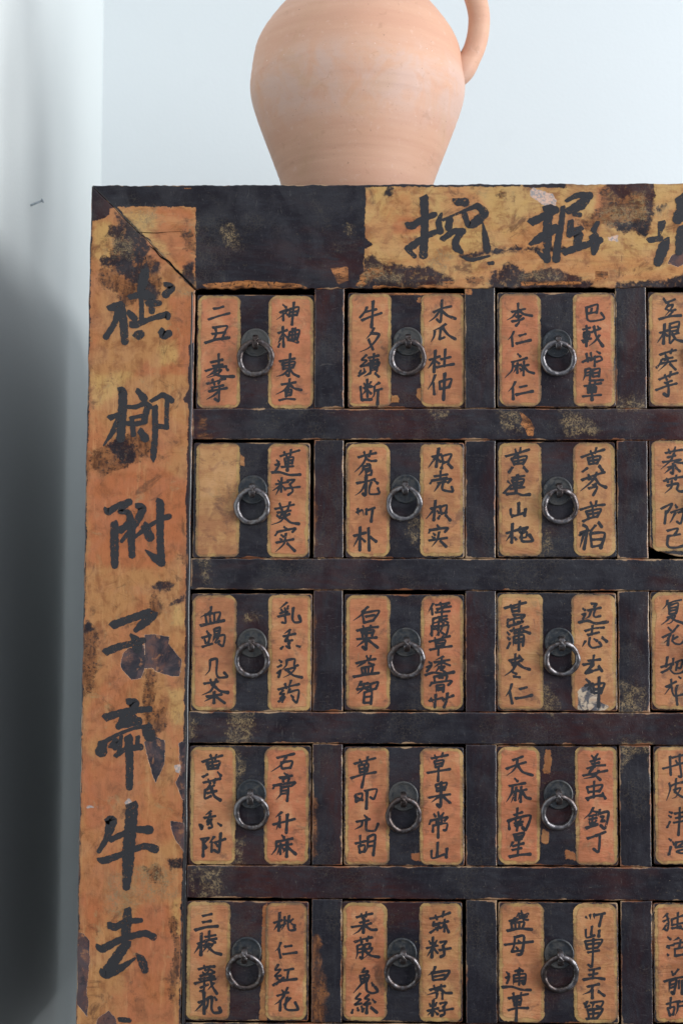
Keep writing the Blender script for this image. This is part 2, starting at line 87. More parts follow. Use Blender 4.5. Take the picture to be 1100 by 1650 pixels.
'5AL':(5223,-59357,20.4,'-395,386 -316,404;-394,332 -323,344;!-460,264 -365,290 -263,300;-437,145 -364,173;!-403,238 -406,54;~-409,145 -465,63;-388,136 -376,124;-372,206 -279,223;-334,259 -336,195;-369,173 -272,193;-352,169 -371,136;-314,177 -283,160;~-333,154 -364,113 -401,64;~-357,127 -300,146 -351,76;!-347,125 -292,76 -230,58;-426,-73 -350,-52 -286,-47;-379,-38 -364,-79;-324,-40 -336,-75;-390,-96 -373,-114;-338,-87 -352,-108;-413,-131 -309,-110;-420,-160 -290,-133;-458,-196 -373,-172 -278,-154;-373,-114 -377,-247 -407,-261;-408,-230 -342,-203;!-323,-125 -306,-212 -263,-279;~-290,-188 -341,-247;-317,-75 -290,-96;-423,-358 -347,-328;!-376,-270 -372,-450;~-378,-357 -453,-433;-340,-316 -342,-374 -358,-403;!-340,-319 -305,-310 -309,-403 -287,-443 -228,-437 -240,-402;-284,-307 -267,-333'),
'5AR':(5223,-59357,19.2,'230,331 300,355;!281,420 273,263;~274,331 230,268;298,315 289,298;~324,385 322,315 294,269;364,397 353,316 367,269 419,275 405,298;331,356 353,345;301,309 329,327;400,368 372,345;381,327 412,310;~292,164 274,117 243,88;!274,112 291,34;326,127 385,136;309,62 428,78;272,-24 244,-75 294,-68 242,-127 294,-121;!242,-185 231,-202;259,-141 290,-173;!250,-196 318,-140;322,-75 402,-62;360,-74 349,-155;!297,-164 431,-149;304,-244 321,-265;262,-295 361,-265;356,-221 328,-277;~326,-288 291,-335 241,-370;!293,-329 289,-418;380,-311 326,-369;!350,-306 334,-392 362,-415 444,-409 421,-351'),
'5BL':(18745,-59357,19.2,'-402,380 -322,402 -263,414;-360,413 -345,378;-315,431 -319,390;-326,367 -341,343;-374,334 -296,353;-445,296 -333,314 -274,330;!-334,367 -340,250;~-345,306 -381,262 -428,233;!-326,311 -274,276 -225,276;-416,168 -345,192 -265,209;-366,209 -354,169;-295,221 -307,181;~-392,134 -392,64 -406,20;-392,134 -345,146 -349,29 -368,38;-387,104 -347,111;-387,76 -347,82;-326,146 -279,158 -286,123;-324,146 -328,117;~-340,99 -262,117 -297,64 -344,24;!-326,93 -274,53 -203,40;~-325,-54 -361,-98;-349,-92 -295,-80 -320,-115;-368,-124 -358,-179;-370,-124 -290,-115 -306,-167;-360,-150 -297,-142;-358,-179 -306,-167;-325,-121 -337,-179;~-339,-173 -426,-272;!-313,-168 -308,-248 -261,-271 -214,-254 -235,-219;-268,-179 -254,-202;-365,-272 -405,-319 -360,-324 -414,-371 -355,-359;!-430,-411 -438,-440;-390,-394 -383,-417;-355,-382 -346,-408;-289,-283 -325,-318 -285,-324 -336,-370 -280,-358;!-306,-370 -310,-439;-332,-399 -346,-428;!-273,-393 -221,-435;-261,-323 -237,-346'),
'5BR':(18745,-59357,19.2,'241,375 328,394 414,427;288,406 302,371;362,441 350,394;276,350 269,312 328,338;276,324 317,334 305,278;~241,252 328,313;288,295 326,301;340,336 399,354;369,371 366,266;~366,325 335,284;!376,319 404,261;210,120 307,144;!267,217 257,45;232,184 248,161;302,190 283,159;~260,121 217,51;276,117 307,80;328,171 387,183 354,141;!354,150 366,69 335,48;321,104 420,122;~288,-36 269,-82 224,-112;257,-92 269,-152;!257,-92 410,-72 363,-145;278,-123 368,-107;269,-154 363,-142;241,-239 316,-212 370,-203;274,-198 288,-233;340,-188 328,-223;~323,-221 293,-256 210,-282;!335,-232 375,-261 429,-262;~304,-267 297,-308 269,-314;349,-261 349,-313;217,-418 311,-394;!271,-325 262,-455;236,-354 248,-374;300,-342 286,-369;~262,-412 222,-455;276,-415 307,-443;326,-354 387,-342 358,-382;!358,-376 368,-440 335,-458;321,-417 441,-396'),
'5CL':(32321,-59315,19.2,'~-337,424 -368,383;-345,394 -295,406;-385,354 -262,418;-321,447 -314,418;-427,353 -274,395;~-373,385 -408,348;-307,371 -262,365;-408,336 -402,289;-408,336 -298,348 -310,295;-373,342 -371,290;-338,346 -338,292;!-444,271 -333,290 -230,284;-374,220 -386,139 -405,92;!-381,214 -298,226 -318,81 -358,67;-350,191 -334,174;-369,133 -353,116;-468,150 -381,162 -223,180;-405,92 -308,104;-380,-76 -323,-58 -349,-87;-453,-82 -434,-99;-458,-134 -424,-116 -448,-177;~-387,-110 -392,-192;-389,-110 -286,-98 -298,-185 -316,-174;-387,-137 -293,-127;-387,-162 -295,-153;-340,-58 -342,-191;-344,-46 -311,-72;!-491,-212 -406,-207 -324,-231 -242,-233;-435,-307 -348,-284 -265,-268;-394,-261 -383,-307;-324,-254 -331,-295;-392,-318 -383,-368;-395,-319 -324,-306 -336,-361;-388,-342 -329,-333;-383,-366 -334,-358;-440,-408 -360,-388 -266,-387;!-359,-289 -370,-495'),
'5CR':(32321,-59315,19.2,'~240,396 256,381;~278,416 282,375;~311,422 315,381;316,410 405,428;!384,428 357,318;294,317 286,248;239,288 246,218 314,238;!357,283 352,231;232,189 250,126;236,187 382,202 339,132;305,213 299,62 289,-30 259,-13;255,160 356,173;252,122 342,134;254,91 353,109;265,-60 357,-42;262,-102 338,-86;!213,-142 312,-125 396,-134;307,-54 295,-129;248,-202 349,-178;~302,-186 275,-239 209,-268;!292,-227 291,-296;!344,-240 395,-275;247,-325 230,-377 265,-363;230,-360 223,-343;~303,-337 288,-383;275,-337 383,-324 364,-371 328,-365;251,-400 262,-469;!248,-400 380,-388 328,-469;300,-400 297,-463;255,-435 344,-423;238,-475 328,-467'),
'5DL':(45864,-59274,17.6,'~-402,426 -446,387;~-442,356 -383,387;-407,403 -393,341 -408,279 -431,294;~-400,341 -453,282;-423,325 -434,294;-368,372 -364,326;-368,374 -265,411;-312,434 -320,303;-359,329 -266,346;!-369,298 -290,314;-306,303 -267,295;-405,225 -381,206;-410,148 -354,156;-417,140 -394,132;!-410,78 -402,70;~-307,218 -354,194;-347,167 -252,183;-291,202 -304,140;-343,125 -342,63;-343,121 -253,141;!-340,63 -254,79;-373,-68 -361,-99;-314,-49 -346,-91;-440,-157 -358,-130 -256,-114;~-389,-153 -398,-246;!-386,-153 -334,-137 -358,-261 -375,-245;-386,-184 -343,-172;-387,-211 -347,-199;-311,-145 -312,-214;!-284,-145 -285,-260;-423,-349 -360,-331 -305,-322;-383,-292 -389,-384;!-411,-384 -392,-445;-411,-385 -353,-372 -365,-437;-392,-441 -361,-433;~-321,-337 -326,-399 -346,-445;-321,-333 -258,-321;-318,-368 -274,-360'),
}
WEAR=[
('D','-969,966 84,976 86,761 -450,764 -697,761 -772,748 -784,682 -899,630 -964,628'),
('R','-718,693 -632,661 -490,498 -403,400 -445,357 -471,248 -530,259 -563,357 -661,443 -652,574 -717,661'),
('R','-770,596 -663,579 -619,508 -574,400 -595,357 -735,357 -715,476 -801,498 -780,541'),
('R','-862,270 -830,308 -552,313 -550,183 -581,107 -678,151 -722,216 -840,226'),
('B','-866,183 -722,205 -602,86 -580,53 -655,-1 -698,-1 -772,10 -859,64'),
('B','-698,-1 -580,53 -442,118 -337,248 -303,108 -312,-22 -398,-11 -483,-33 -599,-163 -696,-76'),
('R','-495,64 -420,75 -334,10 -333,-76 -440,-98 -505,-12'),
('R','-390,216 -321,248 -315,183 -389,151'),
('R','-660,400 -552,357 -552,292 -680,313'),
('R','-582,183 -422,248 -421,118 -484,53 -581,75'),
('T','-600,748 -343,742 -341,617 -448,574 -534,552 -599,617'),
('B','-126,541 -8,552 -6,368 -81,357'),
('T','-62,595 23,617 46,519 -18,508'),
('R','-80,210 -16,259 -3,64 -56,54 -132,108'),
('T','-174,21 -2,-22 -7,-60 -120,-44'),
('K','-531,530 -520,543 -505,537 -507,519 -522,517'),
('K','-457,289 -445,307 -430,296 -436,276 -453,274'),
('R','-753,-1390 -679,-1347 -530,-1389 -507,-1496 -527,-1560 -633,-1565 -709,-1485'),
('B','-700,-1347 -531,-1304 -403,-1304 -354,-1389 -401,-1495 -506,-1581 -633,-1592 -709,-1485'),
('B','-900,-1454 -710,-1390 -602,-1496 -527,-1581 -686,-1634 -812,-1688 -898,-1592'),
('D','-93,-1004 -4,-843 28,-854 30,-1132 -34,-1047'),
('D','-38,-1686 36,-1686 41,-2173 -49,-2152 -40,-2046 -62,-1877'),
('B','-115,-2385 1,-2374 13,-2500 -72,-2469'),
('U','-554,-3217 -418,-3175 -400,-3363 -435,-3478 -519,-3494 -604,-3406 -624,-3369 -596,-3259'),
('U','-411,-3091 -324,-3091 -187,-3111 -197,-3174 -133,-3247 -75,-3310 -97,-3461 -183,-3456 -320,-3415 -331,-3386 -405,-3394'),
('B','-946,-3051 -895,-2978 -846,-3040 -822,-3093 -823,-3428 -865,-3584 -937,-3678 -972,-3470'),
('B','-339,-2724 -287,-2724 -259,-2870 -284,-2934 -368,-2934 -360,-2787'),
('R','-351,-2666 -225,-2608 -150,-2650 -203,-2694 -329,-2687'),
('R','-175,-2823 -65,-2744 -59,-2780'),
('B','-384,-3400 -320,-3415 -299,-3467 -318,-3634 -295,-3769 -212,-3727 -189,-3883 -313,-4008 -398,-3936 -412,-3676'),
('R','-905,-2978 -846,-3040 -872,-3072 -946,-3062'),
('U','-403,-4032 -299,-3990 -215,-4026 -221,-4228 -299,-4394 -337,-4290'),
('U','-99,-4041 -16,-4030 -10,-4557 -57,-4537 -122,-4393 -76,-4299'),
('P','-128,-4248 -82,-4237 -84,-4320 -112,-4300'),
('U','-165,-4723 -40,-4743 -26,-5010 -121,-4887 -154,-4805'),
('R','-171,-5072 -67,-5062 -67,-5128 -160,-5144'),
('P','-574,-4571 -533,-4539 -480,-4575 -522,-4591'),
('P','-908,-4598 -793,-4603 -791,-4615 -903,-4614'),
('T','-701,-5205 -473,-5142 -327,-5100 -119,-5130 -106,-5365 -323,-5418 -469,-5449 -633,-5573 -707,-5512'),
('U','-959,-5698 -923,-5698 -857,-5768 -857,-5952 -884,-6206 -860,-6277 -868,-6419 -976,-6298 -985,-5718'),
('U','-777,-6438 -685,-6367 -622,-6427 -600,-6528 -796,-6530'),
('B','-176,-5570 -114,-5529 -64,-5814 -72,-6068 -136,-6322 -158,-6221 -121,-5814'),
('B','-389,-5132 -265,-5120 -221,-5274 -346,-5244'),
('D','1487,1008 2942,1007 2942,945 1488,943'),
('D','14,1009 1527,1008 1541,873 1531,470 1608,417 1535,376 1516,256 1463,176 1464,-12 25,-12'),
('R','1516,256 1608,316 1687,242 1885,216 2083,216 2202,149 2333,96 2281,53 2202,56 2175,-11 1438,-12 1516,82'),
('T','1503,136 1569,216 1688,216 1721,149 1885,136 1820,69 1622,82 1503,42'),
('R','2662,82 2676,149 2821,243 2952,176 2951,-11 2662,-11'),
('R','2386,310 2637,366 2953,396 2953,360 2676,336 2439,289'),
('T','2070,256 2202,350 2307,310 2281,256 2228,176 2202,202'),
('B','2711,859 2757,913 2803,900 2773,832'),
('R','1700,873 1739,934 1782,927 1766,860'),
('B','2439,109 2597,122 2583,62 2438,53'),
('D','2943,1007 3339,1007 3338,932 2942,940'),
('P','3015,900 3041,933 3206,886 3258,819 3251,758 3139,778 3021,859'),
('B','3635,926 3734,1007 4103,1006 4136,926 4113,684 4059,510 4019,490 3954,544 3862,537 3783,557 3678,604 3599,544 3507,550 3428,644 3547,664 3653,778'),
('R','3682,1007 4103,1006 4135,872 4100,658 4039,490 3967,564 3796,544 3784,617 4073,631 4062,765 4036,899 3944,899 3825,832 3760,899'),
('T','3653,725 3785,765 4062,765 4067,644 3784,624 3731,550 3652,658'),
('T','3971,899 4050,912 4062,805 3970,818'),
('P','3710,484 3809,510 3798,443 3716,446'),
('T','4127,738 4194,832 4246,751 4179,684'),
('R','4153,751 4193,792 4226,765 4179,718'),
('U','4240,243 4280,323 4399,370 4397,243 4332,216'),
('R','2912,149 3202,203 3333,176 3569,56 3516,-10 2912,-11'),
('T','2912,149 3202,183 3333,136 3201,96 2912,96'),
('W','3596,176 3708,176 3716,110 3595,83'),
('R','4015,70 4252,96 4396,150 4776,150 4774,-10 3778,-10 3792,63'),
('R','2940,387 3335,392 3308,371 2940,356'),
('T','223,542 290,598 391,553 403,468 359,371 269,439'),
('T','1377,598 1410,576 1422,485 1388,507'),
('B','1125,451 1522,485 1534,416 1210,394'),
('W','1222,201 1378,212 1390,88 1295,54'),
('W','65,54 484,88 876,65 1021,26 932,-25 150,-14'),
('W','1602,43 1936,20 2159,54 2493,10 2493,-36 1602,-36'),
('B','38,-1128 116,-1150 106,-1251 39,-1251'),
('T','2120,-1091 2280,-1080 2269,-1124 2131,-1130'),
('W','2917,-1090 2988,-1145 3043,-1234 3032,-1312 2988,-1312 2966,-1246 2922,-1218 2944,-1162'),
('T','2712,-1101 2900,-1090 2922,-1246 2778,-1268'),
('T','3292,-1100 3458,-1122 3639,-1244 3606,-1300 3319,-1301'),
('T','3796,-993 4039,-948 4049,-1060 3784,-1060'),
('T','73,-2445 140,-2472 152,-2610 75,-2583'),
('T','361,-3786 559,-3786 571,-3905 539,-4046 331,-4047'),
('T','-22,-3843 44,-3831 51,-4005 -20,-4017'),
('T','100,-5139 286,-5149 277,-5385 103,-5386'),
('T','13,-5150 57,-5150 48,-5354 21,-5333'),
('T','3817,-3521 3992,-3542 4017,-3764 3777,-3765 3795,-3554'),
('T','3780,-4031 4052,-4029 4040,-4181 3986,-4105 3844,-4160 3789,-4284'),
('B','1067,-5711 1149,-5732 1171,-5934 1227,-6199 1195,-6475 1060,-6476'),
('B','1066,-4390 1110,-4541 1118,-5026 1070,-5106'),
('B','1068,-2689 1092,-2909 1106,-3565 1074,-3778'),
('B','1075,-1806 1104,-2027 1094,-2304 1072,-2414'),
('B','51,-1307 190,-1318 162,-1351 40,-1357'),
('O','1765,-935 1837,-952 1837,-1008 1765,-1013'),
('O','1998,-58 2036,-53 2042,-104 1998,-104'),
('O','1998,-890 2048,-856 2048,-1002 1998,-968'),
('O','408,-1484 464,-1507 464,-1596 409,-1574'),
('T','1910,-2108 2004,-2025 2026,-2190 2004,-2301 1938,-2246'),
('O','3132,-4088 3187,-4088 3175,-4309 3104,-4293'),
('O','3301,-4959 3371,-4980 3392,-5044 3290,-5040'),
('O','3101,-4778 3166,-4799 3144,-4906 3090,-4896'),
('O','1950,-4999 2048,-4977 2048,-5063 1961,-5053'),
('O','653,-5457 691,-5436 698,-6468 633,-6468'),
('T','3097,-3491 3152,-3524 3195,-3610 3249,-3762 3074,-3763'),
('T','397,-4085 452,-4139 465,-4383 411,-4437'),
('T','393,-4896 469,-4868 471,-5110 395,-5116'),
('T','3126,-2298 3170,-2187 3148,-2342 3103,-2364'),
('T','480,-2911 591,-2911 574,-2933 492,-2944'),
('V','-343,753 -5,753 1,183 -122,183 -274,400 -383,498 -352,595'),
('V','-226,-54 -13,-54 -5,-775 -324,-776 -201,-399'),
('V','-433,-615 -324,-776 -538,-776'),
('Y','-921,628 -728,650 -766,313 -808,248 -906,313'),
('Y','-328,-507 -168,-453 -134,-668 -304,-679'),
('Y','-922,-748 -538,-748 -622,-876 -853,-1069 -929,-962'),
('V','-886,-1688 -315,-1602 -48,-1707 -63,-2342 -304,-2501 -917,-2503 -938,-1816'),
('Y','-214,-3560 -46,-3560 -42,-3903 -168,-3883'),
('Y','-170,-2818 -54,-2817 -51,-3069 -157,-3006'),
('V','-947,-4148 -568,-4250 -627,-4561 -749,-4768 -925,-4871'),
('V','-928,-5370 -740,-5431 -757,-5676 -922,-5718'),
('V','-469,-5449 -157,-5447 -104,-6474 -569,-6477'),
('Y','-136,-5406 -64,-5406 -71,-5712 -122,-5713'),
('V','1819,685 2083,658 2044,524 1753,497'),
('V','3628,926 3734,953 3678,604 3574,658'),
('W','1569,202 1688,218 1717,149 1648,116 1543,82 1490,69 1490,136'),
('W','1490,82 1569,69 1516,35 1450,42'),
('W','2925,77 3254,83 3490,77 3464,48 2938,40'),
('W','2228,82 2333,82 2333,61 2228,61'),
('W','-130,933 -66,944 -23,931 -76,918'),
('B','-767,400 -488,357 -315,248 -312,-33 -483,-55 -718,-33 -764,183'),
('R','-642,682 -490,508 -424,400 -530,313 -660,400'),
('T','-769,487 -576,498 -552,313 -734,313'),
]
BIG_L='-775,-163,36 -727,-157,63 -662,-125,42;-676,-141,58 -710,-292,44 -790,-427,46;-653,-141,53 -635,-292,61 -618,-470,55;-593,-200,42 -534,-260,53;-483,-22,42 -473,-141,36 -472,-254,38;-440,-33,63 -386,-76,74;-428,-125,42 -311,-119,46;-376,-76,42 -380,-195,47;-584,-66,42 -520,-49,47;-570,-308,42 -533,-319,53 -384,-260,38 -246,-225,53 -235,-254,42;-521,-421,63 -476,-400,69;-297,-367,53 -270,-410,63 -222,-394,59;-270,56,36 -200,26,50 -258,-42,59;-443,183,63 -463,75,74 -483,-12,53|-669,-903,36 -632,-925,63 -634,-1122,65 -645,-1347,63;-747,-1160,46 -692,-1139,38 -639,-1122,36;-665,-1171,46 -722,-1294,38 -797,-1409,13;-587,-1060,29 -513,-1060,36 -428,-1028,36 -385,-1060,42;-504,-908,36 -439,-985,59;-408,-1053,46 -438,-1197,46;-564,-1163,29 -437,-1135,29;-549,-1154,32 -531,-1309,42;-596,-1208,36 -511,-1213,38 -426,-1192,38;-473,-1272,46 -424,-1346,63;-380,-1010,29 -322,-978,34 -269,-953,42 -194,-1002,50;-232,-983,36 -236,-1111,32 -234,-1245,38;-229,-1241,42 -314,-1234,36;-342,-1058,46 -337,-1304,44 -350,-1495,46 -349,-1554,13|-782,-1969,25 -744,-2001,53 -660,-1947,42 -560,-1915,53;-576,-1926,48 -643,-1997,34 -569,-2011,46 -552,-2085,55 -630,-2175,42;-690,-2096,55 -687,-2291,63 -682,-2486,53;-501,-1942,36 -442,-1973,61 -499,-2106,48 -624,-2265,27;-531,-2101,63 -538,-2238,55 -529,-2391,48;-647,-2154,36 -562,-2132,53;-518,-2238,23 -414,-2153,36 -309,-2084,29 -204,-2042,46;-311,-1894,36 -284,-1941,59 -281,-2237,53 -267,-2459,59;-257,-2464,46 -315,-2422,59 -411,-2343,11;-425,-2121,63 -370,-2232,67|-699,-3014,63 -558,-2961,55 -374,-2897,59;-327,-2902,69 -389,-2965,74 -488,-3055,38;-535,-3092,21 -487,-3144,63 -470,-3217,74;-754,-3250,57 -639,-3202,53 -555,-3181,46 -418,-3144,46|-555,-3679,42 -497,-3700,74 -496,-3762,63;-747,-3826,59 -554,-3768,48 -354,-3749,44;-533,-3762,74 -574,-3835,80 -630,-3906,42;-636,-3900,42 -531,-3877,53 -448,-3850,53;-495,-3814,36 -447,-3871,53;-760,-4044,36 -635,-3973,27 -489,-3918,25 -363,-3899,32;-765,-4039,63 -779,-4122,84;-379,-3907,84 -352,-3985,88;-701,-4085,32 -655,-4023,36;-653,-4163,36 -570,-4105,38 -434,-4082,48;-676,-4023,32 -628,-4038,32 -659,-4095,38;-603,-3986,27 -622,-4147,36;-456,-3990,36 -461,-4053,32;-540,-3991,65 -527,-4209,57 -526,-4436,53|-729,-4726,32 -682,-4728,84 -716,-4870,48 -788,-4994,32;-695,-4896,42 -560,-4833,42 -477,-4802,42 -341,-4804,65;-501,-4591,88 -509,-4766,88 -522,-4920,88 -530,-5116,80 -541,-5300,53;-797,-5061,25 -734,-5071,53 -558,-5008,42 -392,-4946,46 -292,-4971,63|-690,-5630,53 -632,-5645,53 -529,-5598,46 -410,-5587,36;-525,-5491,53 -534,-5613,69 -543,-5705,63;-796,-5804,25 -744,-5834,57 -579,-5751,46 -382,-5699,48 -299,-5729,50;-522,-5776,63 -598,-5879,74 -700,-6032,80;-757,-6017,32 -710,-6058,57 -586,-6001,53 -457,-5914,17;-448,-5873,15 -400,-5928,59 -368,-6014,55|-590,-6439,36 -497,-6446,36'
BIG_T='2063,846,65 2070,604,57 2057,320,63;1911,591,57 1964,591,57 2044,645,47 2162,692,44;1912,376,52 1978,417,57 2044,470,44 2162,530,44;1905,383,39 1978,309,34;2324,826,26 2367,806,57 2433,803,65;2228,638,23 2347,692,18 2493,752,34 2546,765,52 2611,712,57;2611,705,65 2532,624,70 2466,591,44 2424,698,44;2222,705,18 2195,624,44 2208,537,52;2294,644,57 2281,564,52;2228,464,44 2334,537,44 2413,537,49;2393,530,52 2347,443,52 2354,390,60 2400,347,36;2406,303,18 2492,276,31 2650,312,16;2591,618,8 2611,497,44 2630,374,57;2639,243,26 2678,248,31|3139,745,39 3192,738,78 3251,745,39;3192,738,65 3171,604,65 3170,417,63;3023,618,65 3112,660,57 3245,732,57;3012,417,26 3098,470,65 3244,564,65;3161,376,52 3166,276,57;3082,350,26 3156,283,44;3313,762,39 3297,618,44 3263,430,52 3248,283,60;3337,812,26 3443,866,44 3549,862,57;3535,852,57 3469,778,78 3363,725,52;3402,695,31 3462,687,39;3382,631,47 3368,504,47;3481,570,39 3375,530,44;3388,544,52 3447,504,70 3438,423,57;3315,343,52 3466,396,52 3644,457,52;3585,497,70 3598,417,70 3584,336,39;3626,624,31 3586,550,44|4198,617,63 4170,490,18;4074,454,44 4183,473,44;4256,483,18 4215,403,78 4155,250,65;4365,845,78 4377,738,78 4336,644,78;4388,577,78 4380,470,104 4346,350,52;4311,691,39 4389,657,52;4405,858,65 4497,872,52;4402,657,39 4495,684,52;4457,845,52 4464,336,57;4400,510,44 4519,537,47'
CRACKS='-403,400,3 -360,367,9 -316,313,8 -289,292,13 -230,259,11 -165,178,13 -89,108,9 -30,43,13 8,5,11;-506,530,3 -426,524,5 -340,522,5 -265,530,3;-265,530,2 -126,537,2'

XR_END = XR[3] + 0.004
X0, Z0 = -0.0940, 0.0958            # outer top left corner of the front
XI, ZI = 0.0008, 0.0010             # inner mitre corner
XO = XR_END + 0.095                 # outer right
ZBOT = -0.742

# ------------------------------------------------------------------ helpers
WL = {}
def new_obj(name, V, F, mat=None, parent=None, loc=None, smooth=True, attrs=None):
    V = np.asarray(V, dtype=float)
    if loc is None: loc = (V.min(0) + V.max(0)) / 2
    loc = Vector(loc)
    me = bpy.data.meshes.new(name)
    me.from_pydata((V - np.array(loc)).tolist(), [], F)
    if mat: me.materials.append(mat)
    if smooth: me.polygons.foreach_set('use_smooth', [True] * len(me.polygons))
    if attrs:
        for k, a in attrs.items():
            at = me.attributes.new(k, 'FLOAT', 'POINT'); at.data.foreach_set('value', np.asarray(a, dtype=np.float32))
    me.update()
    o = bpy.data.objects.new(name, me)
    link(o, parent, loc)
    return o
def link(o, parent, loc):
    sc.collection.objects.link(o)
    loc = Vector(loc); WL[o.name] = loc
    if parent: o.parent = parent; o.location = loc - WL[parent.name]
    else: o.location = loc
def empty(name, loc, label, cat, group=None):
    o = bpy.data.objects.new(name, None); o.empty_display_size = 0.05; link(o, None, loc)
    o['label'] = label; o['category'] = cat
    if group: o['group'] = group
    return o
def copy_child(src, parent, loc, name=None):
    o = src.copy(); link(o, parent, loc); return o

_rs = np.random.RandomState(7)
_K = [(_rs.normal(size=2), _rs.uniform(0, 6.28)) for _ in range(14)]
def wav(x, z, L, seed=0):
    "smooth pseudo noise about -1..1 with wavelength near L"
    s = 0
    for i in range(7):
        (k, ph) = _K[(i + seed) % 14]
        s = s + np.sin((x * k[0] + z * k[1]) * 2 * math.pi / L + ph + seed * 1.7 + i)
    return s / 3.5

def poly_sd(px, pz, poly):
    "signed distance in mm, positive inside; px, pz in mm"
    P = np.array(poly, dtype=float); n = len(P)
    d = np.full(px.shape, 1e9); ins = np.zeros(px.shape, bool)
    for i in range(n):
        a = P[i]; b = P[(i + 1) % n]; e = b - a
        t = ((px - a[0]) * e[0] + (pz - a[1]) * e[1]) / max(e @ e, 1e-9); t = np.clip(t, 0, 1)
        dd = (px - a[0] - t * e[0]) ** 2 + (pz - a[1] - t * e[1]) ** 2
        d = np.minimum(d, dd)
        c = ((a[1] > pz) != (b[1] > pz))
        xi = (b[0] - a[0]) * (pz - a[1]) / (b[1] - a[1] + 1e-12) + a[0]
        ins ^= c & (px < xi)
    d = np.sqrt(d)
    return np.where(ins, d, -d)
LAYERS = 'DRBTUPOKVYW'
WPOLY = [(t, [tuple(float(v) / 10 for v in q.split(',')) for q in s.split()]) for t, s in WEAR]
def layer_attrs(x, z, extra=()):
    X = x * 1000; Z = z * 1000; A = {}
    bb = (X.min(), X.max(), Z.min(), Z.max())
    for L in LAYERS: A['sd_' + L] = np.full(X.shape, -20.0)
    for t, p in list(WPOLY) + list(extra):
        pa = np.array(p)
        if pa[:, 0].max() < bb[0] - 8 or pa[:, 0].min() > bb[1] + 8 or pa[:, 1].max() < bb[2] - 8 or pa[:, 1].min() > bb[3] + 8: continue
        A['sd_' + t] = np.maximum(A['sd_' + t], np.clip(poly_sd(X, Z, p), -20, 20))
    return A

def panel(name, quad, yf, thick, mat, parent, step=0.0016, bev=0.0012, rc=0.0006, extra=(), warp=None, wob=0.00025, seed=0, consts=None, loc=None):
    "worn board: quad = TL, TR, BR, BL as (x, z); front at y = yf, rounded edges, wear stored as vertex attributes"
    TL, TR, BR, BL = [np.array(q, float) for q in quad]
    W = (np.linalg.norm(TR - TL) + np.linalg.norm(BR - BL)) / 2; H = (np.linalg.norm(BL - TL) + np.linalg.norm(BR - TR)) / 2
    def axis(Ln):
        e = [0, .12 * bev, .35 * bev, .65 * bev, bev]
        n = max(2, int((Ln - 2 * bev) / step))
        return np.array(e + list(np.linspace(bev, Ln - bev, n + 1)[1:-1]) + [Ln - q for q in reversed(e)])
    a = axis(W); b = axis(H); na, nb = len(a), len(b)
    A, B = np.meshgrid(a, b)                      # A along x, B downwards
    # rounded corners
    if rc > 0:
        r = rc
        for sx in (0, 1):
            for sz in (0, 1):
                da = (r - A) if sx == 0 else (A - (W - r)); db = (r - B) if sz == 0 else (B - (H - r))
                m = (da > 0) & (db > 0)
                ma = np.maximum(da, db); hy = np.sqrt(da * da + db * db) + 1e-12; k = ma / hy
                A = np.where(m, (r - da * k) if sx == 0 else (W - r + da * k), A)
                B = np.where(m, (r - db * k) if sz == 0 else (H - r + db * k), B)
    qx = np.abs(A - W / 2) - (W / 2 - rc); qz = np.abs(B - H / 2) - (H / 2 - rc)
    d = rc - (np.hypot(np.maximum(qx, 0), np.maximum(qz, 0)) + np.minimum(np.maximum(qx, qz), 0))
    d = np.maximum(d, 0)
    u = A / W; v = B / H
    X = (1 - v) * ((1 - u) * TL[0] + u * TR[0]) + v * ((1 - u) * BL[0] + u * BR[0])
    Z = (1 - v) * ((1 - u) * TL[1] + u * TR[1]) + v * ((1 - u) * BL[1] + u * BR[1])
    dd = np.minimum(d, bev)
    Y = yf + (bev - np.sqrt(np.maximum(bev ** 2 - (bev - dd) ** 2, 0)))
    Y = Y + 0.00012 * wav(X, Z, 0.05, seed) * np.minimum(d / 0.004, 1)
    at = layer_attrs(X.ravel(), Z.ravel(), extra)
    at['sd_edge'] = (d * 1000).ravel()
    X2 = X + wob * wav(X, Z, 0.03, seed + 1) + wob * .25 * wav(X, Z, 0.007, seed + 2)
    Z2 = Z + wob * wav(X, Z, 0.034, seed + 3) + wob * .25 * wav(X, Z, 0.008, seed + 4)
    if warp: X2, Y, Z2 = warp(X2, Y, Z2, d)
    V = np.stack([X2.ravel(), Y.ravel(), Z2.ravel()], 1)
    idx = np.arange(na * nb).reshape(nb, na)
    F = np.stack([idx[:-1, :-1].ravel(), idx[1:, :-1].ravel(), idx[1:, 1:].ravel(), idx[:-1, 1:].ravel()], 1).tolist()
    ring = list(idx[0, :]) + list(idx[1:, -1]) + list(idx[-1, :-1][::-1]) + list(idx[1:-1, 0][::-1])
    n0 = len(V); back = V[ring].copy(); back[:, 1] = yf + thick
    V = np.vstack([V, back]); m = len(ring)
    for i in range(m):
        j = (i + 1) % m
        F.append([int(ring[i]), int(ring[j]), n0 + j, n0 + i])
    F.append([n0 + i for i in range(m)])
    for k in at: at[k] = np.concatenate([at[k], at[k][ring] if k != 'sd_edge' else np.full(m, -300.)])
    for k, c in (consts or {}).items(): at[k] = np.full(len(V), float(c))
    return new_obj(name, V, F, mat, parent, loc=loc, attrs=at)

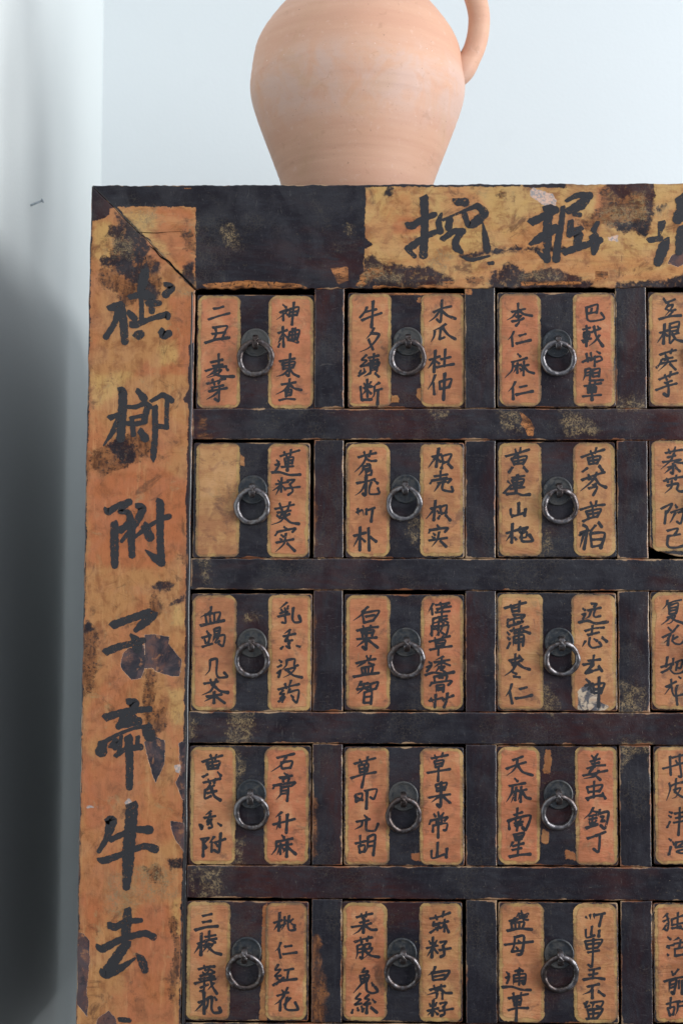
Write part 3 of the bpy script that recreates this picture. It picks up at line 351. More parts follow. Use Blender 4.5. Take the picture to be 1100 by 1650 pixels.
def sweep(path, rad, seg=14, closed=False, up=(0, 0, 1), sq=None):
    "tube along path; rad = (ra, rb) per point or constant"
    P = np.array(path, float); n = len(P); V = []
    if np.isscalar(rad): rad = [(rad, rad)] * n
    for i in range(n):
        if closed: t = P[(i + 1) % n] - P[i - 1]
        else: t = P[min(i + 1, n - 1)] - P[max(i - 1, 0)]
        t = t / np.linalg.norm(t); s = np.cross(t, up); s = s / np.linalg.norm(s); q = np.cross(s, t)
        for k in range(seg):
            a = 2 * math.pi * k / seg; c, si = math.cos(a), math.sin(a)
            if sq: c = math.copysign(abs(c) ** sq, c); si = math.copysign(abs(si) ** sq, si)
            V.append(P[i] + s * rad[i][0] * c + q * rad[i][1] * si)
    F = []
    for i in range(n if closed else n - 1):
        for k in range(seg):
            a = i * seg + k; b = i * seg + (k + 1) % seg; c = ((i + 1) % n) * seg
            F.append([a, b, c + (k + 1) % seg, c + k])
    if not closed:
        F.append(list(range(seg))[::-1]); F.append([(n - 1) * seg + k for k in range(seg)])
    return np.array(V), F
def lathe(prof, seg=96, axis='z', centre=(0, 0, 0), fn=None):
    "prof = (r, h) list; closed at both ends on the axis"
    V = []; F = []; n = len(prof)
    for (r, h) in prof:
        for k in range(seg):
            a = 2 * math.pi * k / seg; rr = r if fn is None else fn(r, h, a)
            if axis == 'z': V.append((rr * math.cos(a), rr * math.sin(a), h))
            else: V.append((rr * math.cos(a), h, rr * math.sin(a)))
    for i in range(n - 1):
        for k in range(seg):
            a = i * seg + k; b = i * seg + (k + 1) % seg; F.append([a, b, b + seg, a + seg] if axis == 'z' else [b, a, a + seg, b + seg])
    V = np.array(V) + np.array(centre)
    return V, F

# ---- brush writing
def brush(strokes, yf, gap=2.0e-6, seed=1):
    "strokes: list of [(x, z, half width) ...] in metres; returns a flat inked ribbon mesh lying on the board"
    rnd = random.Random(seed); V = []; F = []
    for si, st in enumerate(strokes):
        P = np.array(st, float)
        if len(P) < 2: continue
        # catmull-rom resampling
        Q = [P[0] * 2 - P[1]] + list(P) + [P[-1] * 2 - P[-2]]; C = []
        for i in range(1, len(Q) - 2):
            L = np.linalg.norm(Q[i + 1][:2] - Q[i][:2]); n = max(3, int(L / 0.0009))
            a0 = Q[i + 1][:2] - Q[i][:2]; a1 = Q[i][:2] - Q[i - 1][:2]; a2 = Q[i + 2][:2] - Q[i + 1][:2]
            ten = 0.36
            for k in range(n):
                t = k / n; p0, p1, p2, p3 = Q[i - 1], Q[i], Q[i + 1], Q[i + 2]
                m1 = (p2 - p0) * ten; m2 = (p3 - p1) * ten
                C.append((2 * t**3 - 3 * t**2 + 1) * p1 + (t**3 - 2 * t**2 + t) * m1 + (-2 * t**3 + 3 * t**2) * p2 + (t**3 - t**2) * m2)
        C.append(Q[-2]); C = np.array(C); n = len(C)
        T = np.gradient(C[:, :2], axis=0); T /= (np.linalg.norm(T, axis=1)[:, None] + 1e-12); N = np.stack([-T[:, 1], T[:, 0]], 1)
        w = C[:, 2].copy()
        ph = rnd.uniform(0, 6); w *= 1 + 0.07 * np.sin(np.arange(n) * 0.9 + ph) + 0.05 * np.sin(np.arange(n) * 2.3 + ph * 2)
        y = yf - gap * si
        L = []; R = []
        # slanted head, rounded foot
        h = w[0]; hd = np.array([C[0, 0], C[0, 1]]) - T[0] * h * .75
        base = len(V)
        V.append((hd[0] + N[0][0] * h * .55, y, hd[1] + N[0][1] * h * .55))
        for i in range(n):
            V.append((C[i, 0] + N[i, 0] * w[i], y, C[i, 1] + N[i, 1] * w[i]))
            V.append((C[i, 0] - N[i, 0] * w[i], y, C[i, 1] - N[i, 1] * w[i]))
        F.append([base, base + 1, base + 2])
        for i in range(n - 1):
            a = base + 1 + 2 * i; F.append([a, a + 2, a + 3, a + 1])
        e = w[-1]; b2 = len(V); ce = C[-1, :2]
        for ang in (50, 0, -50):
            c, s = math.cos(math.radians(ang)), math.sin(math.radians(ang))
            q = ce + (T[-1] * c + N[-1] * s) * e * (1.0 if ang else .95)
            V.append((q[0], y, q[1]))
        a = base + 1 + 2 * (n - 1); F.append([a, b2, b2 + 1, b2 + 2, a + 1])
    V = np.array(V)
    # make every face point towards -y
    G = []
    for f in F:
        p = V[f]; c = np.cross(p[1] - p[0], p[2] - p[0])
        G.append(f if c[1] < 0 else f[::-1])
    return V, G
def label_strokes(cx, cz, w, s, seed):
    out = []
    rnd = random.Random(seed)
    for q in s.split(';'):
        fl = ''
        while q[0] in '~!.': fl += q[0]; q = q[1:]
        pts = [tuple(float(v) for v in t.split(',')) for t in q.split()]
        n = len(pts); st = []
        tot = sum(math.dist(pts[i], pts[i + 1]) for i in range(n - 1)); acc = 0
        short = tot < w * 2.2
        for i, p in enumerate(pts):
            if i: acc += math.dist(pts[i - 1], p)
            t = acc / tot
            k = 0.68 * (1 - 0.28 * math.sin(math.pi * t)) * (1.15 if '!' in fl else 0.96)
            if short: k = 0.50 + 0.24 * t
            if '~' in fl: k = 0.66 * (1 - 0.80 * t ** 1.4)
            k *= rnd.uniform(.9, 1.1)
            st.append(((cx / 1e5) + p[0] / 1e4, (cz / 1e5) + p[1] / 1e4, k * w / 1e4))
        if len(st) == 2:                       # give straight strokes a mid point so that the waist shows
            a, b = st; st = [a, ((a[0] + b[0]) / 2, (a[1] + b[1]) / 2, min(a[2], b[2]) * (.82 if '~' not in fl and not short else .95) if '~' not in fl else (a[2] + b[2]) * .55), b]
        out.append(st)
    return out
def big_strokes(s):
    return [[(float(a) / 1e4, float(b) / 1e4, float(c) / 1.60e4) for a, b, c in (t.split(',') for t in q.split())] for q in s.split(';')]

# ------------------------------------------------------------------ materials
class NT:
    def __init__(s, name):
        s.m = bpy.data.materials.new(name); s.m.use_nodes = True; s.t = s.m.node_tree; s.t.nodes.clear()
        s.out = s.t.nodes.new('ShaderNodeOutputMaterial'); s.pos = s.t.nodes.new('ShaderNodeNewGeometry').outputs['Position']
        s.b = s.t.nodes.new('ShaderNodeBsdfPrincipled'); s.t.links.new(s.b.outputs[0], s.out.inputs[0])
    def put(s, inp, v):
        if hasattr(v, 'is_output') or isinstance(v, bpy.types.NodeSocket): s.t.links.new(v, inp)
        elif isinstance(v, (tuple, list)) and len(v) == 3 and inp.type == 'RGBA': inp.default_value = (*v, 1)
        else: inp.default_value = v
    def math(s, op, a, b=0.0, c=0.0, clamp=False):
        n = s.t.nodes.new('ShaderNodeMath'); n.operation = op; n.use_clamp = clamp
        for i, v in enumerate((a, b, c)): s.put(n.inputs[i], v)
        return n.outputs[0]
    def attr(s, k):
        n = s.t.nodes.new('ShaderNodeAttribute'); n.attribute_name = k; return n.outputs['Fac']
    def scaled(s, v):
        n = s.t.nodes.new('ShaderNodeVectorMath'); n.operation = 'MULTIPLY'; s.put(n.inputs[0], s.pos); n.inputs[1].default_value = v; return n.outputs[0]
    def noise(s, sc_, det=4, rough=.55, dist=0.0, st=(1, 1, 1), off=0.0):
        n = s.t.nodes.new('ShaderNodeTexNoise'); n.inputs['Scale'].default_value = sc_; n.inputs['Detail'].default_value = det
        n.inputs['Roughness'].default_value = rough; n.inputs['Distortion'].default_value = dist
        v = s.scaled(st)
        if off:
            a = s.t.nodes.new('ShaderNodeVectorMath'); a.operation = 'ADD'; s.put(a.inputs[0], v); a.inputs[1].default_value = (off, off * 1.7, off * .6); v = a.outputs[0]
        s.put(n.inputs['Vector'], v); return n.outputs['Fac']
    def vor(s, sc_, feat='DISTANCE_TO_EDGE', st=(1, 1, 1)):
        n = s.t.nodes.new('ShaderNodeTexVoronoi'); n.feature = feat; n.inputs['Scale'].default_value = sc_; s.put(n.inputs['Vector'], s.scaled(st)); return n.outputs['Distance']
    def ss(s, x, lo, hi):
        n = s.t.nodes.new('ShaderNodeMapRange'); n.interpolation_type = 'SMOOTHSTEP'; s.put(n.inputs[0], x); n.inputs[1].default_value = lo; n.inputs[2].default_value = hi; return n.outputs[0]
    def mix(s, f, a, b, mode='MIX'):
        n = s.t.nodes.new('ShaderNodeMix'); n.data_type = 'RGBA'; n.blend_type = mode
        s.put(n.inputs[0], f); s.put(n.inputs[6], a); s.put(n.inputs[7], b); return n.outputs[2]
    def fmix(s, f, a, b):
        n = s.t.nodes.new('ShaderNodeMix'); n.data_type = 'FLOAT'; s.put(n.inputs[0], f); s.put(n.inputs[2], a); s.put(n.inputs[3], b); return n.outputs[0]
    def bump(s, h, dist, strength=1.0, prev=None):
        n = s.t.nodes.new('ShaderNodeBump'); n.inputs['Strength'].default_value = strength; n.inputs['Distance'].default_value = dist
        s.put(n.inputs['Height'], h)
        if prev: s.put(n.inputs['Normal'], prev)
        return n.outputs[0]
    def fin(s, col, rough, nrm=None, metal=0.0, spec=0.5):
        s.put(s.b.inputs['Base Color'], col); s.put(s.b.inputs['Roughness'], rough); s.put(s.b.inputs['Metallic'], metal)
        s.put(s.b.inputs['Specular IOR Level'], spec)
        if nrm: s.put(s.b.inputs['Normal'], nrm)
        return s.m

def aged_board(name, horiz, paper):
    "dark lacquer, with painted paper ground where asked, and worn layers read from the mesh"
    n = NT(name)
    st = (0.25, 1, 1) if horiz else (1, 1, 0.25)
    g1 = n.noise(90, 5, .6, 0.6); g2 = n.noise(420, 4, .65, 0.3, off=3.1); g3 = n.noise(28, 4, .6, 0.8, off=7.7); gs = n.noise(260, 4, .6, 0, st=st, off=1.3)
    g4 = n.noise(1300, 3, .7, off=2.2)
    def mask(L, a1=2.4, a2=1.2, soft=.35):
        v = n.math('MULTIPLY_ADD', n.math('SUBTRACT', g1, .5), a1 * 2, n.attr('sd_' + L)); v = n.math('MULTIPLY_ADD', n.math('SUBTRACT', g2, .5), a2 * 2, v)
        return n.ss(v, -soft, soft)
    # lacquer
    lac = n.mix(n.ss(n.noise(12, 5, .6, .4, off=61, st=(.5, 1, 1) if horiz else (1, 1, .4)), .46, .72), (.0118, .0102, .0145), (.042, .0115, .0105))
    lac = n.mix(n.ss(gs, .45, .8), lac, (.022, .022, .028))
    dust = n.math('MULTIPLY', n.ss(g2, .58, .70), n.ss(n.noise(38, 3, .6, 0.5, off=11), .50, .66))
    dust = n.math('MULTIPLY', dust, n.ss(g4, .4, .6))
    lac = n.mix(n.math('MULTIPLY', dust, .75), lac, (.17, .13, .075))
    scr = n.ss(n.noise(160, 2, .5, 0, st=(1, 1, 7), off=5), .70, .76)
    lac = n.mix(n.math('MULTIPLY', scr, .35), lac, (.12, .11, .11))
    speck = n.ss(n.noise(900, 1, .5, off=8.8), .775, .81)
    lac = n.mix(n.math('MULTIPLY', speck, .55), lac, (.33, .28, .2))
    fine = n.ss(g4, .44, .60); lac = n.mix(n.math('MULTIPLY', n.math('MULTIPLY', fine, n.ss(n.noise(24, 4, .6, .5, off=91), .36, .62)), .42), lac, (.036, .036, .045))
    crk = n.vor(330, 'DISTANCE_TO_EDGE'); crk = n.math('MULTIPLY', n.ss(crk, .07, .02), n.ss(n.noise(26, 4, .6, .5, off=93), .50, .62))
    lac = n.mix(n.math('MULTIPLY', crk, .35), lac, (.075, .062, .045))
    hair = n.ss(n.noise(70, 3, .6, 3.0, st=(1, 1, 5) if not horiz else (5, 1, 1), off=95), .655, .675); lac = n.mix(n.math('MULTIPLY', hair, .4), lac, (.10, .09, .085))
    # paper ground
    tone = n.ss(n.noise(16, 5, .65, 1.0, off=4.4, st=(1, 1, .55) if not horiz else (.6, 1, 1)), .38, .60)
    if paper == 'orange': pap = n.mix(n.fmix(tone, .35, 1.0), (.40, .215, .080), (.40, .145, .060))
    elif paper == 'chips': pap = n.mix(tone, (.30, .135, .050), (.24, .085, .034))
    else: pap = n.mix(tone, (.47, .285, .105), (.44, .200, .075))
    tint = lambda L: n.math('MULTIPLY', n.ss(n.math('MULTIPLY_ADD', n.math('SUBTRACT', n.noise(60, 5, .7, .5, off=81), .5), 16.0, n.attr('sd_' + L)), -3.0, 4.0), .8)
    pap = n.mix(tint('V'), pap, (.39, .125, .050)); pap = n.mix(tint('Y'), pap, (.47, .285, .100))
    pap = n.mix(n.math('MULTIPLY', n.ss(n.noise(70, 6, .7, .5, off=21), .46, .66), .70), pap, (.21, .075, .030))
    pap = n.mix(n.math('MULTIPLY', n.ss(gs, .50, .76), .50), pap, (.20, .075, .030))
    gw = n.noise(120, 4, .7, 0, st=((.12, 1, 1) if horiz else (1, 1, .12)), off=31)
    pap = n.mix(n.math('MULTIPLY', n.ss(gw, .54, .70), .45), pap, (.25, .10, .04))
    pap = n.mix(n.math('MULTIPLY', n.ss(gw, .46, .34), .30), pap, (.56, .31, .13))
    pap = n.mix(n.math('MULTIPLY', n.ss(n.noise(55, 5, .7, 1.5, off=9.1), .58, .72), .55), pap, (.30, .21, .10))
    pap = n.mix(n.math('MULTIPLY', n.ss(n.noise(34, 6, .72, .8, off=14), .55, .67), .75), pap, (.10, .045, .024))
    pap = n.mix(n.math('MULTIPLY', n.ss(g2, .66, .75), .75), pap, (.07, .03, .016))
    pap = n.mix(n.math('MULTIPLY', n.ss(n.noise(1000, 2, .6, off=17), .70, .78), .5), pap, (.09, .04, .02))
    grime = n.math('MULTIPLY_ADD', n.math('SUBTRACT', n.noise(48, 6, .72, .6, off=97), .5), 22.0, n.math('SUBTRACT', 1.5, n.attr('sd_edge'))); pap = n.mix(n.math('MULTIPLY', n.ss(grime, -2.0, 4.0), .75), pap, (.10, .048, .026))
    crp = n.vor(75, 'DISTANCE_TO_EDGE', st=(1, 1, .6) if not horiz else (.6, 1, 1)); crp = n.math('MULTIPLY', n.ss(crp, .035, .006), n.ss(n.noise(20, 4, .6, .5, off=98), .50, .62)); pap = n.mix(n.math('MULTIPLY', crp, .2), pap, (.12, .05, .025))
    mO = mask('O', 2.6, 1.6)
    col = n.mix(mO, lac, pap)
    wood = n.mix(n.ss(gs, .35, .65), (.070, .027, .014), (.24, .095, .036)); wood = n.mix(n.ss(g2, .48, .66), wood, (.035, .020, .017))
    mB = mask('B', 7.0, 4.0, 1.8); mB = n.math('MULTIPLY', mB, n.fmix(n.ss(n.noise(130, 5, .7, .6, off=25), .34, .54), .55, .97)); col = n.mix(mB, col, wood)
    mU = mask('U', 1.2, 1.0, .15); und = n.mix(n.ss(g1, .4, .66), (.070, .048, .052), (.13, .062, .048)); und = n.mix(n.ss(n.noise(46, 5, .7, .4, off=27), .44, .6), und, (.026, .023, .030)); und = n.mix(n.ss(n.noise(80, 5, .7, .4, off=57), .56, .66), und, (.27, .12, .06)); col = n.mix(mU, col, und)
    mD = mask('D', 2.2, 1.6, .4)
    gr_ = n.noise(150, 6, .75, .4, off=29)
    mR = n.math('MULTIPLY_ADD', n.math('SUBTRACT', gr_, .5), 11.0, n.attr('sd_R')); mR = n.math('MULTIPLY_ADD', n.math('SUBTRACT', g1, .5), 9.0, mR); mR = n.math('MULTIPLY_ADD', n.math('SUBTRACT', g2, .5), 4.0, mR)
    mR = n.math('MULTIPLY', n.ss(mR, -2.0, .8), n.fmix(n.ss(n.noise(210, 5, .7, .3, off=41), .32, .50), .5, .98))
    mD = n.math('MAXIMUM', mD, mR); col = n.mix(mD, col, lac)
    mW = mask('W', 1.4, 1.4, .3); ww = n.mix(n.ss(gs, .34, .62), (.075, .028, .012), (.42, .165, .055)); ww = n.mix(n.ss(g2, .54, .64), ww, (.03, .017, .012)); col = n.mix(n.math('MULTIPLY', mW, .95), col, ww)
    mT = mask('T', 11.0, 6.0, 3.5); mT = n.math('MULTIPLY', mT, n.ss(n.noise(700, 3, .7, .4, off=6), .40, .58))
    tan = n.mix(g2, (.17, .115, .060), (.30, .215, .115)); mT = n.math('MULTIPLY', mT, n.fmix(n.ss(n.noise(170, 5, .7, .4, off=51), .38, .60), .12, .9)); col = n.mix(mT, col, tan)
    mP = mask('P', 2.2, 2.0, .25); plas = n.mix(n.ss(g2, .42, .62), (.62, .40, .30), (.30, .27, .26)); col = n.mix(mP, col, plas)
    # pale broken rim where the paper tore
    rim = n.math('MULTIPLY', n.ss(mU, .05, .4), n.ss(mU, .95, .6)); col = n.mix(n.math('MULTIPLY', rim, .8), col, (.62, .48, .38))
    mK = n.ss(n.attr('sd_K'), -.25, .1); col = n.mix(mK, col, (.004, .004, .004))
    # rubbed edges
    ed = n.math('MULTIPLY_ADD', n.math('SUBTRACT', n.noise(45, 4, .6, .5, off=2.7), .56), 9.0, n.math('SUBTRACT', .9, n.attr('sd_edge')))
    ed = n.math('MULTIPLY_ADD', n.math('SUBTRACT', g2, .5), 1.2, ed)
    thin = n.math('ADD', n.math('SUBTRACT', .55, n.attr('sd_edge')), n.math('MULTIPLY', n.math('SUBTRACT', g2, .48), 1.6))
    em = n.math('MAXIMUM', n.ss(ed, -.2, .5), n.math('MULTIPLY', n.ss(thin, -.1, .5), n.fmix(n.ss(n.noise(33, 4, .7, .5, off=71), .44, .58), .12, .8)))
    em = n.math('MULTIPLY', em, n.math('MULTIPLY', n.ss(n.attr('sd_edge'), 3.2, 1.2), n.ss(n.attr('sd_edge'), -8.0, -.5)))
    side = n.ss(n.attr('sd_edge'), -2.0, -30.0)  # side faces painted near black, putting the shade of the gaps into the colour
    em = n.math('MULTIPLY', em, n.math('SUBTRACT', 1.0, n.math('MULTIPLY', mO, .9)))
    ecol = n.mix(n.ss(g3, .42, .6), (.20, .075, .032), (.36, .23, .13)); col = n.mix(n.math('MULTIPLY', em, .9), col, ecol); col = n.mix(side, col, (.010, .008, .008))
    # relief
    paperish = n.math('MULTIPLY', mO, n.math('SUBTRACT', 1.0, mD))
    h = n.math('MULTIPLY_ADD', paperish, .35, n.math('MULTIPLY', n.math('SUBTRACT', 1.0, n.math('MAXIMUM', mB, mU)), .4))
    nr = n.bump(h, .0004, .9)
    nr = n.bump(n.math('ADD', n.math('MULTIPLY', g2, .7), n.math('MULTIPLY', gs, .5)), .00060, .6, nr)
    nr = n.bump(g1, .0010, .35, nr); nr = n.bump(g4, .00012, .5, nr)
    rough = n.fmix(paperish, n.math('MULTIPLY_ADD', g1, .32, .26), n.math('MULTIPLY_ADD', g1, .3, .38))
    rough = n.math('MULTIPLY_ADD', n.math('MAXIMUM', mT, mB), .2, rough)
    rough = n.fmix(n.ss(n.attr('sd_edge'), 1.6, .6), rough, .24)
    return n.fin(col, rough, nr, 0, n.fmix(n.ss(n.attr('sd_edge'), 1.6, .6), n.fmix(n.ss(g3, .4, .6), .14, .36), .6))

def label_mat():
    n = NT('painted_paper_label')
    e = n.attr('sd_edge'); tone = n.attr('tone')
    g1 = n.noise(110, 5, .6, .6); g2 = n.noise(480, 4, .65, .3, off=3.1); g3 = n.noise(40, 4, .6, .8, off=7.7)
    gl = n.noise(34, 6, .7, .5, off=13)
    inner = n.math('MULTIPLY_ADD', n.math('SUBTRACT', g1, .5), 4.5, n.math('MULTIPLY_ADD', n.math('SUBTRACT', gl, .5), 5.0, n.math('SUBTRACT', e, 2.9))); inner = n.ss(inner, -.9, 1.1)
    t = n.math('ADD', tone, n.math('MULTIPLY', n.math('SUBTRACT', g3, .5), 1.6), clamp=True)
    ci = n.mix(t, (.42, .215, .082), (.44, .145, .064)); co = n.mix(n.ss(g3, .4, .65), (.31, .190, .066), (.41, .248, .085))
    col = n.mix(inner, co, ci)
    col = n.mix(n.math('MULTIPLY', n.ss(gl, .44, .62), .65), col, (.27, .095, .038))
    col = n.mix(n.math('MULTIPLY', n.ss(g1, .52, .68), .55), col, (.22, .09, .04))
    col = n.mix(n.math('MULTIPLY', n.ss(n.noise(60, 5, .7, 1.2, off=5.5), .58, .70), .5), col, (.23, .155, .075))
    col = n.mix(n.math('MULTIPLY', n.ss(n.noise(52, 6, .72, .6, off=19), .56, .67), .65), col, (.12, .05, .03))
    col = n.mix(n.math('MULTIPLY', n.ss(gl, .46, .32), .35), col, (.58, .33, .16))
    line = n.math('MULTIPLY', n.ss(inner, .2, .5), n.ss(inner, .85, .55)); col = n.mix(n.math('MULTIPLY', line, .5), col, (.20, .09, .04))
    col = n.mix(n.math('MULTIPLY', n.ss(g2, .66, .74), .75), col, (.07, .035, .02))
    col = n.mix(n.math('MULTIPLY', n.ss(n.noise(1000, 2, .6, off=17), .70, .78), .45), col, (.09, .04, .02))
    # grime on the outer rim
    gr = n.math('MULTIPLY_ADD', n.math('SUBTRACT', gl, .5), 9.0, n.math('SUBTRACT', 1.0, e)); gr = n.math('MULTIPLY_ADD', n.math('SUBTRACT', g2, .5), 2.5, gr); gr = n.math('MULTIPLY', n.ss(gr, -1.2, 1.8), .85)
    col = n.mix(gr, col, (.085, .058, .034))
    blob = n.ss(n.math('MULTIPLY_ADD', n.math('SUBTRACT', g1, .5), 4.0, n.attr('sd_dmg')), -.3, .3); bc = n.mix(n.ss(g1, .47, .56), (.075, .072, .080), (.46, .36, .26)); bc = n.mix(n.ss(g3, .5, .56), bc, (.05, .035, .035)); col = n.mix(blob, col, bc)
    cut = n.math('MULTIPLY_ADD', n.math('SUBTRACT', n.noise(150, 4, .7, off=33), .5), 4.5, e); cut = n.math('MULTIPLY_ADD', n.math('SUBTRACT', g2, .5), 1.2, cut); alpha = n.ss(cut, .15, .45)
    wr = n.noise(90, 5, .6, .8, st=(.28, 1, 1.25), off=2.0); wr2 = n.noise(30, 3, .5, 1.0, st=(.25, 1, 1.3), off=4.0)
    ridge = n.math('ABSOLUTE', n.math('SUBTRACT', wr2, .5)); ridge = n.ss(ridge, .0, .03)
    col = n.mix(n.math('MULTIPLY', n.math('MULTIPLY', n.math('SUBTRACT', 1.0, ridge), n.ss(g1, .5, .6)), .3), col, (.25, .09, .04))
    nr = n.bump(wr, .0022, .6); nr = n.bump(wr2, .003, .4, nr); nr = n.bump(n.math('ADD', g2, inner), .00022, .7, nr)
    n.fin(col, n.math('MULTIPLY_ADD', g1, .30, .36), nr, 0, .45)
    tr = n.t.nodes.new('ShaderNodeBsdfTransparent'); mx = n.t.nodes.new('ShaderNodeMixShader')
    n.put(mx.inputs[0], alpha); n.t.links.new(tr.outputs[0], mx.inputs[1]); n.t.links.new(n.b.outputs[0], mx.inputs[2]); n.t.links.new(mx.outputs[0], n.out.inputs[0])
    return n.m

def ink_mat(name, worn):
    n = NT(name)
    g1 = n.noise(300, 4, .7, .3); g2 = n.noise(1100, 3, .6, off=3); g3 = n.noise(45, 3, .6, .5, off=6)
    v = n.math('ADD', n.math('MULTIPLY', g1, .65), n.math('MULTIPLY', g2, .35)); v = n.math('ADD', v, n.math('MULTIPLY', n.math('SUBTRACT', g3, .5), .35))
    al = n.math('SUBTRACT', 1.0, n.math('MULTIPLY', n.ss(v, .60 - worn * .06, .70 - worn * .05), .85))
    al = n.math('MULTIPLY', al, .95)
    n.fin(n.mix(g1, (.011, .011, .014), (.024, .023, .027)), n.math('MULTIPLY_ADD', g1, .3, .34), n.bump(g1, .0002, .5), 0, .45)
    tr = n.t.nodes.new('ShaderNodeBsdfTransparent'); mx = n.t.nodes.new('ShaderNodeMixShader')
    n.put(mx.inputs[0], al); n.t.links.new(tr.outputs[0], mx.inputs[1]); n.t.links.new(n.b.outputs[0], mx.inputs[2]); n.t.links.new(mx.outputs[0], n.out.inputs[0])
    return n.m
def iron_mat(name, dark, rust, rough, metal):
    n = NT(name); g1 = n.noise(260, 5, .65, .4); g2 = n.noise(900, 3, .6, off=4); g3 = n.noise(70, 3, .5, off=8)
    c = n.mix(n.ss(n.math('MULTIPLY_ADD', n.math('SUBTRACT', n.noise(11, 2, .5, off=31), .5), 1.2, g1), .42, .66), dark, rust); c = n.mix(n.math('MULTIPLY', n.ss(g2, .66, .72), .6), c, (.3, .27, .24))
    arc = n.ss(n.noise(120, 2, .4, 2.5, st=(1, 1, 1), off=9), .70, .74)
    nr = n.bump(g1, .0005, .6); nr = n.bump(g2, .0001, .5, nr)
    return n.fin(c, n.math('MULTIPLY_ADD', g1, .35, rough), nr, metal, .5)

M_stile = aged_board('aged_orange_stile', False, 'orange')
M_rail = aged_board('aged_yellow_rail', True, 'yellow')
M_vert = aged_board('lacquered_post', False, 'orange')
M_draw = aged_board('lacquered_drawer', True, 'chips')
M_label = label_mat()
M_ink = ink_mat('brush_ink', 0.1); M_bigink = ink_mat('bold_brush_ink', 0.6)
M_ring = iron_mat('worn_iron', (.18, .17, .175), (.09, .07, .065), .17, .92)
M_plate = iron_mat('dark_iron_plate', (.040, .045, .052), (.085, .082, .078), .24, .6)
def plain(name, col, rough, spec=.5):
    n = NT(name); g = n.noise(120, 4, .6); return n.fin(n.mix(g, tuple(c * .85 for c in col), col), rough, n.bump(g, .0003, .4), 0, spec)
M_bead = plain('polished_lacquer', (.016, .013, .014), .10, .6)
M_dark = plain('dark_wood', (.02, .014, .012), .7)
M_gap = plain('black_gap', (.004, .004, .004), .9, .1)

def wall_mat(name, col, hv):
    n = NT(name); g = n.noise(3.0, 3, .5); g2 = n.noise(220, 3, .5, off=2); g3 = n.noise(18, 3, .6, off=5)
    c = n.mix(g, tuple(v * .97 for v in col), col); c = n.mix(n.math('MULTIPLY', n.ss(g3, .60, .74), .15), c, tuple(v * .9 for v in col))
    return n.fin(c, .75, n.bump(n.math('ADD', g2, n.math('MULTIPLY', g3, 1.0)), .0006, .35), 0, .3)
M_wall = wall_mat('white_plaster', (.695, .735, .745), 1)
M_side = wall_mat('white_plaster_side', (.715, .755, .745), 1)

def terracotta():
    n = NT('terracotta'); g1 = n.noise(30, 5, .6, .8); st = n.noise(260, 4, .6, 0, st=(.08, .08, 1)); st2 = n.noise(70, 3, .6, 0, st=(.10, .10, 1), off=3)
    c = n.mix(n.ss(st2, .30, .70), (.60, .33, .222), (.64, .37, .25)); c = n.mix(n.math('MULTIPLY', n.ss(st, .52, .74), .16), c, (.50, .27, .18))
    # pale salt bloom round the belly
    sep = n.t.nodes.new('ShaderNodeSeparateXYZ'); n.put(sep.inputs[0], n.pos)
    band = n.math('MULTIPLY', n.ss(sep.outputs[2], .165, .205), n.ss(sep.outputs[2], .262, .232))
    c = n.mix(n.math('MULTIPLY', n.math('MULTIPLY', band, n.ss(g1, .33, .62)), .55), c, (.60, .44, .38))
    c = n.mix(n.math('MULTIPLY', n.ss(n.noise(14, 4, .6, .6, off=7), .52, .7), .35), c, (.56, .34, .20))
    c = n.mix(n.math('MULTIPLY', n.ss(n.noise(75, 5, .7, .8, off=23), .60, .70), .28), c, (.42, .22, .13)); c = n.mix(n.math('MULTIPLY', n.ss(n.noise(150, 5, .7, .4, off=29), .58, .70), .3), c, (.72, .52, .43))
    pit = n.ss(n.noise(650, 2, .6, off=37), .66, .74)
    sp = n.ss(n.noise(420, 2, .5, off=1), .73, .77); c = n.mix(n.math('MULTIPLY', sp, .6), c, (.22, .12, .08))
    sp2 = n.math('MULTIPLY', n.ss(n.noise(330, 2, .5, off=12), .71, .76), n.math('MULTIPLY', n.ss(sep.outputs[2], .235, .242), n.ss(sep.outputs[2], .252, .246))); c = n.mix(n.math('MULTIPLY', sp2, .8), c, (.85, .78, .7))
    nr = n.bump(st, .0004, .35); nr = n.bump(n.noise(900, 3, .6, off=2), .0002, .35, nr); nr = n.bump(g1, .002, .15, nr); nr = n.bump(n.math('SUBTRACT', 1.0, pit), .0005, .6, nr)
    c = n.mix(n.math('MULTIPLY', pit, .25), c, (.30, .16, .10))
    return n.fin(c, .55, nr, 0, .4)
M_jug = terracotta()

# ------------------------------------------------------------------ setting
def sheet(name, pts, mat):
    o = new_obj(name, pts, [[0, 1, 2, 3]], mat, smooth=False); o['kind'] = 'structure'; return o
XW, YW = -0.209, 0.70
sheet('back_wall', [(XW, YW, -1.0), (4, YW, -1.0), (4, YW, 1.9), (XW, YW, 1.9)], M_wall)
sheet('side_wall', [(XW, -1.0, -1.0), (XW, YW, -1.0), (XW, YW, 1.9), (XW, -1.0, 1.9)], M_side)
sheet('floor', [(XW, -1.0, -1.0001), (4, -1.0, -1.0001), (4, YW, -1.0001), (XW, YW, -1.0001)], M_dark)

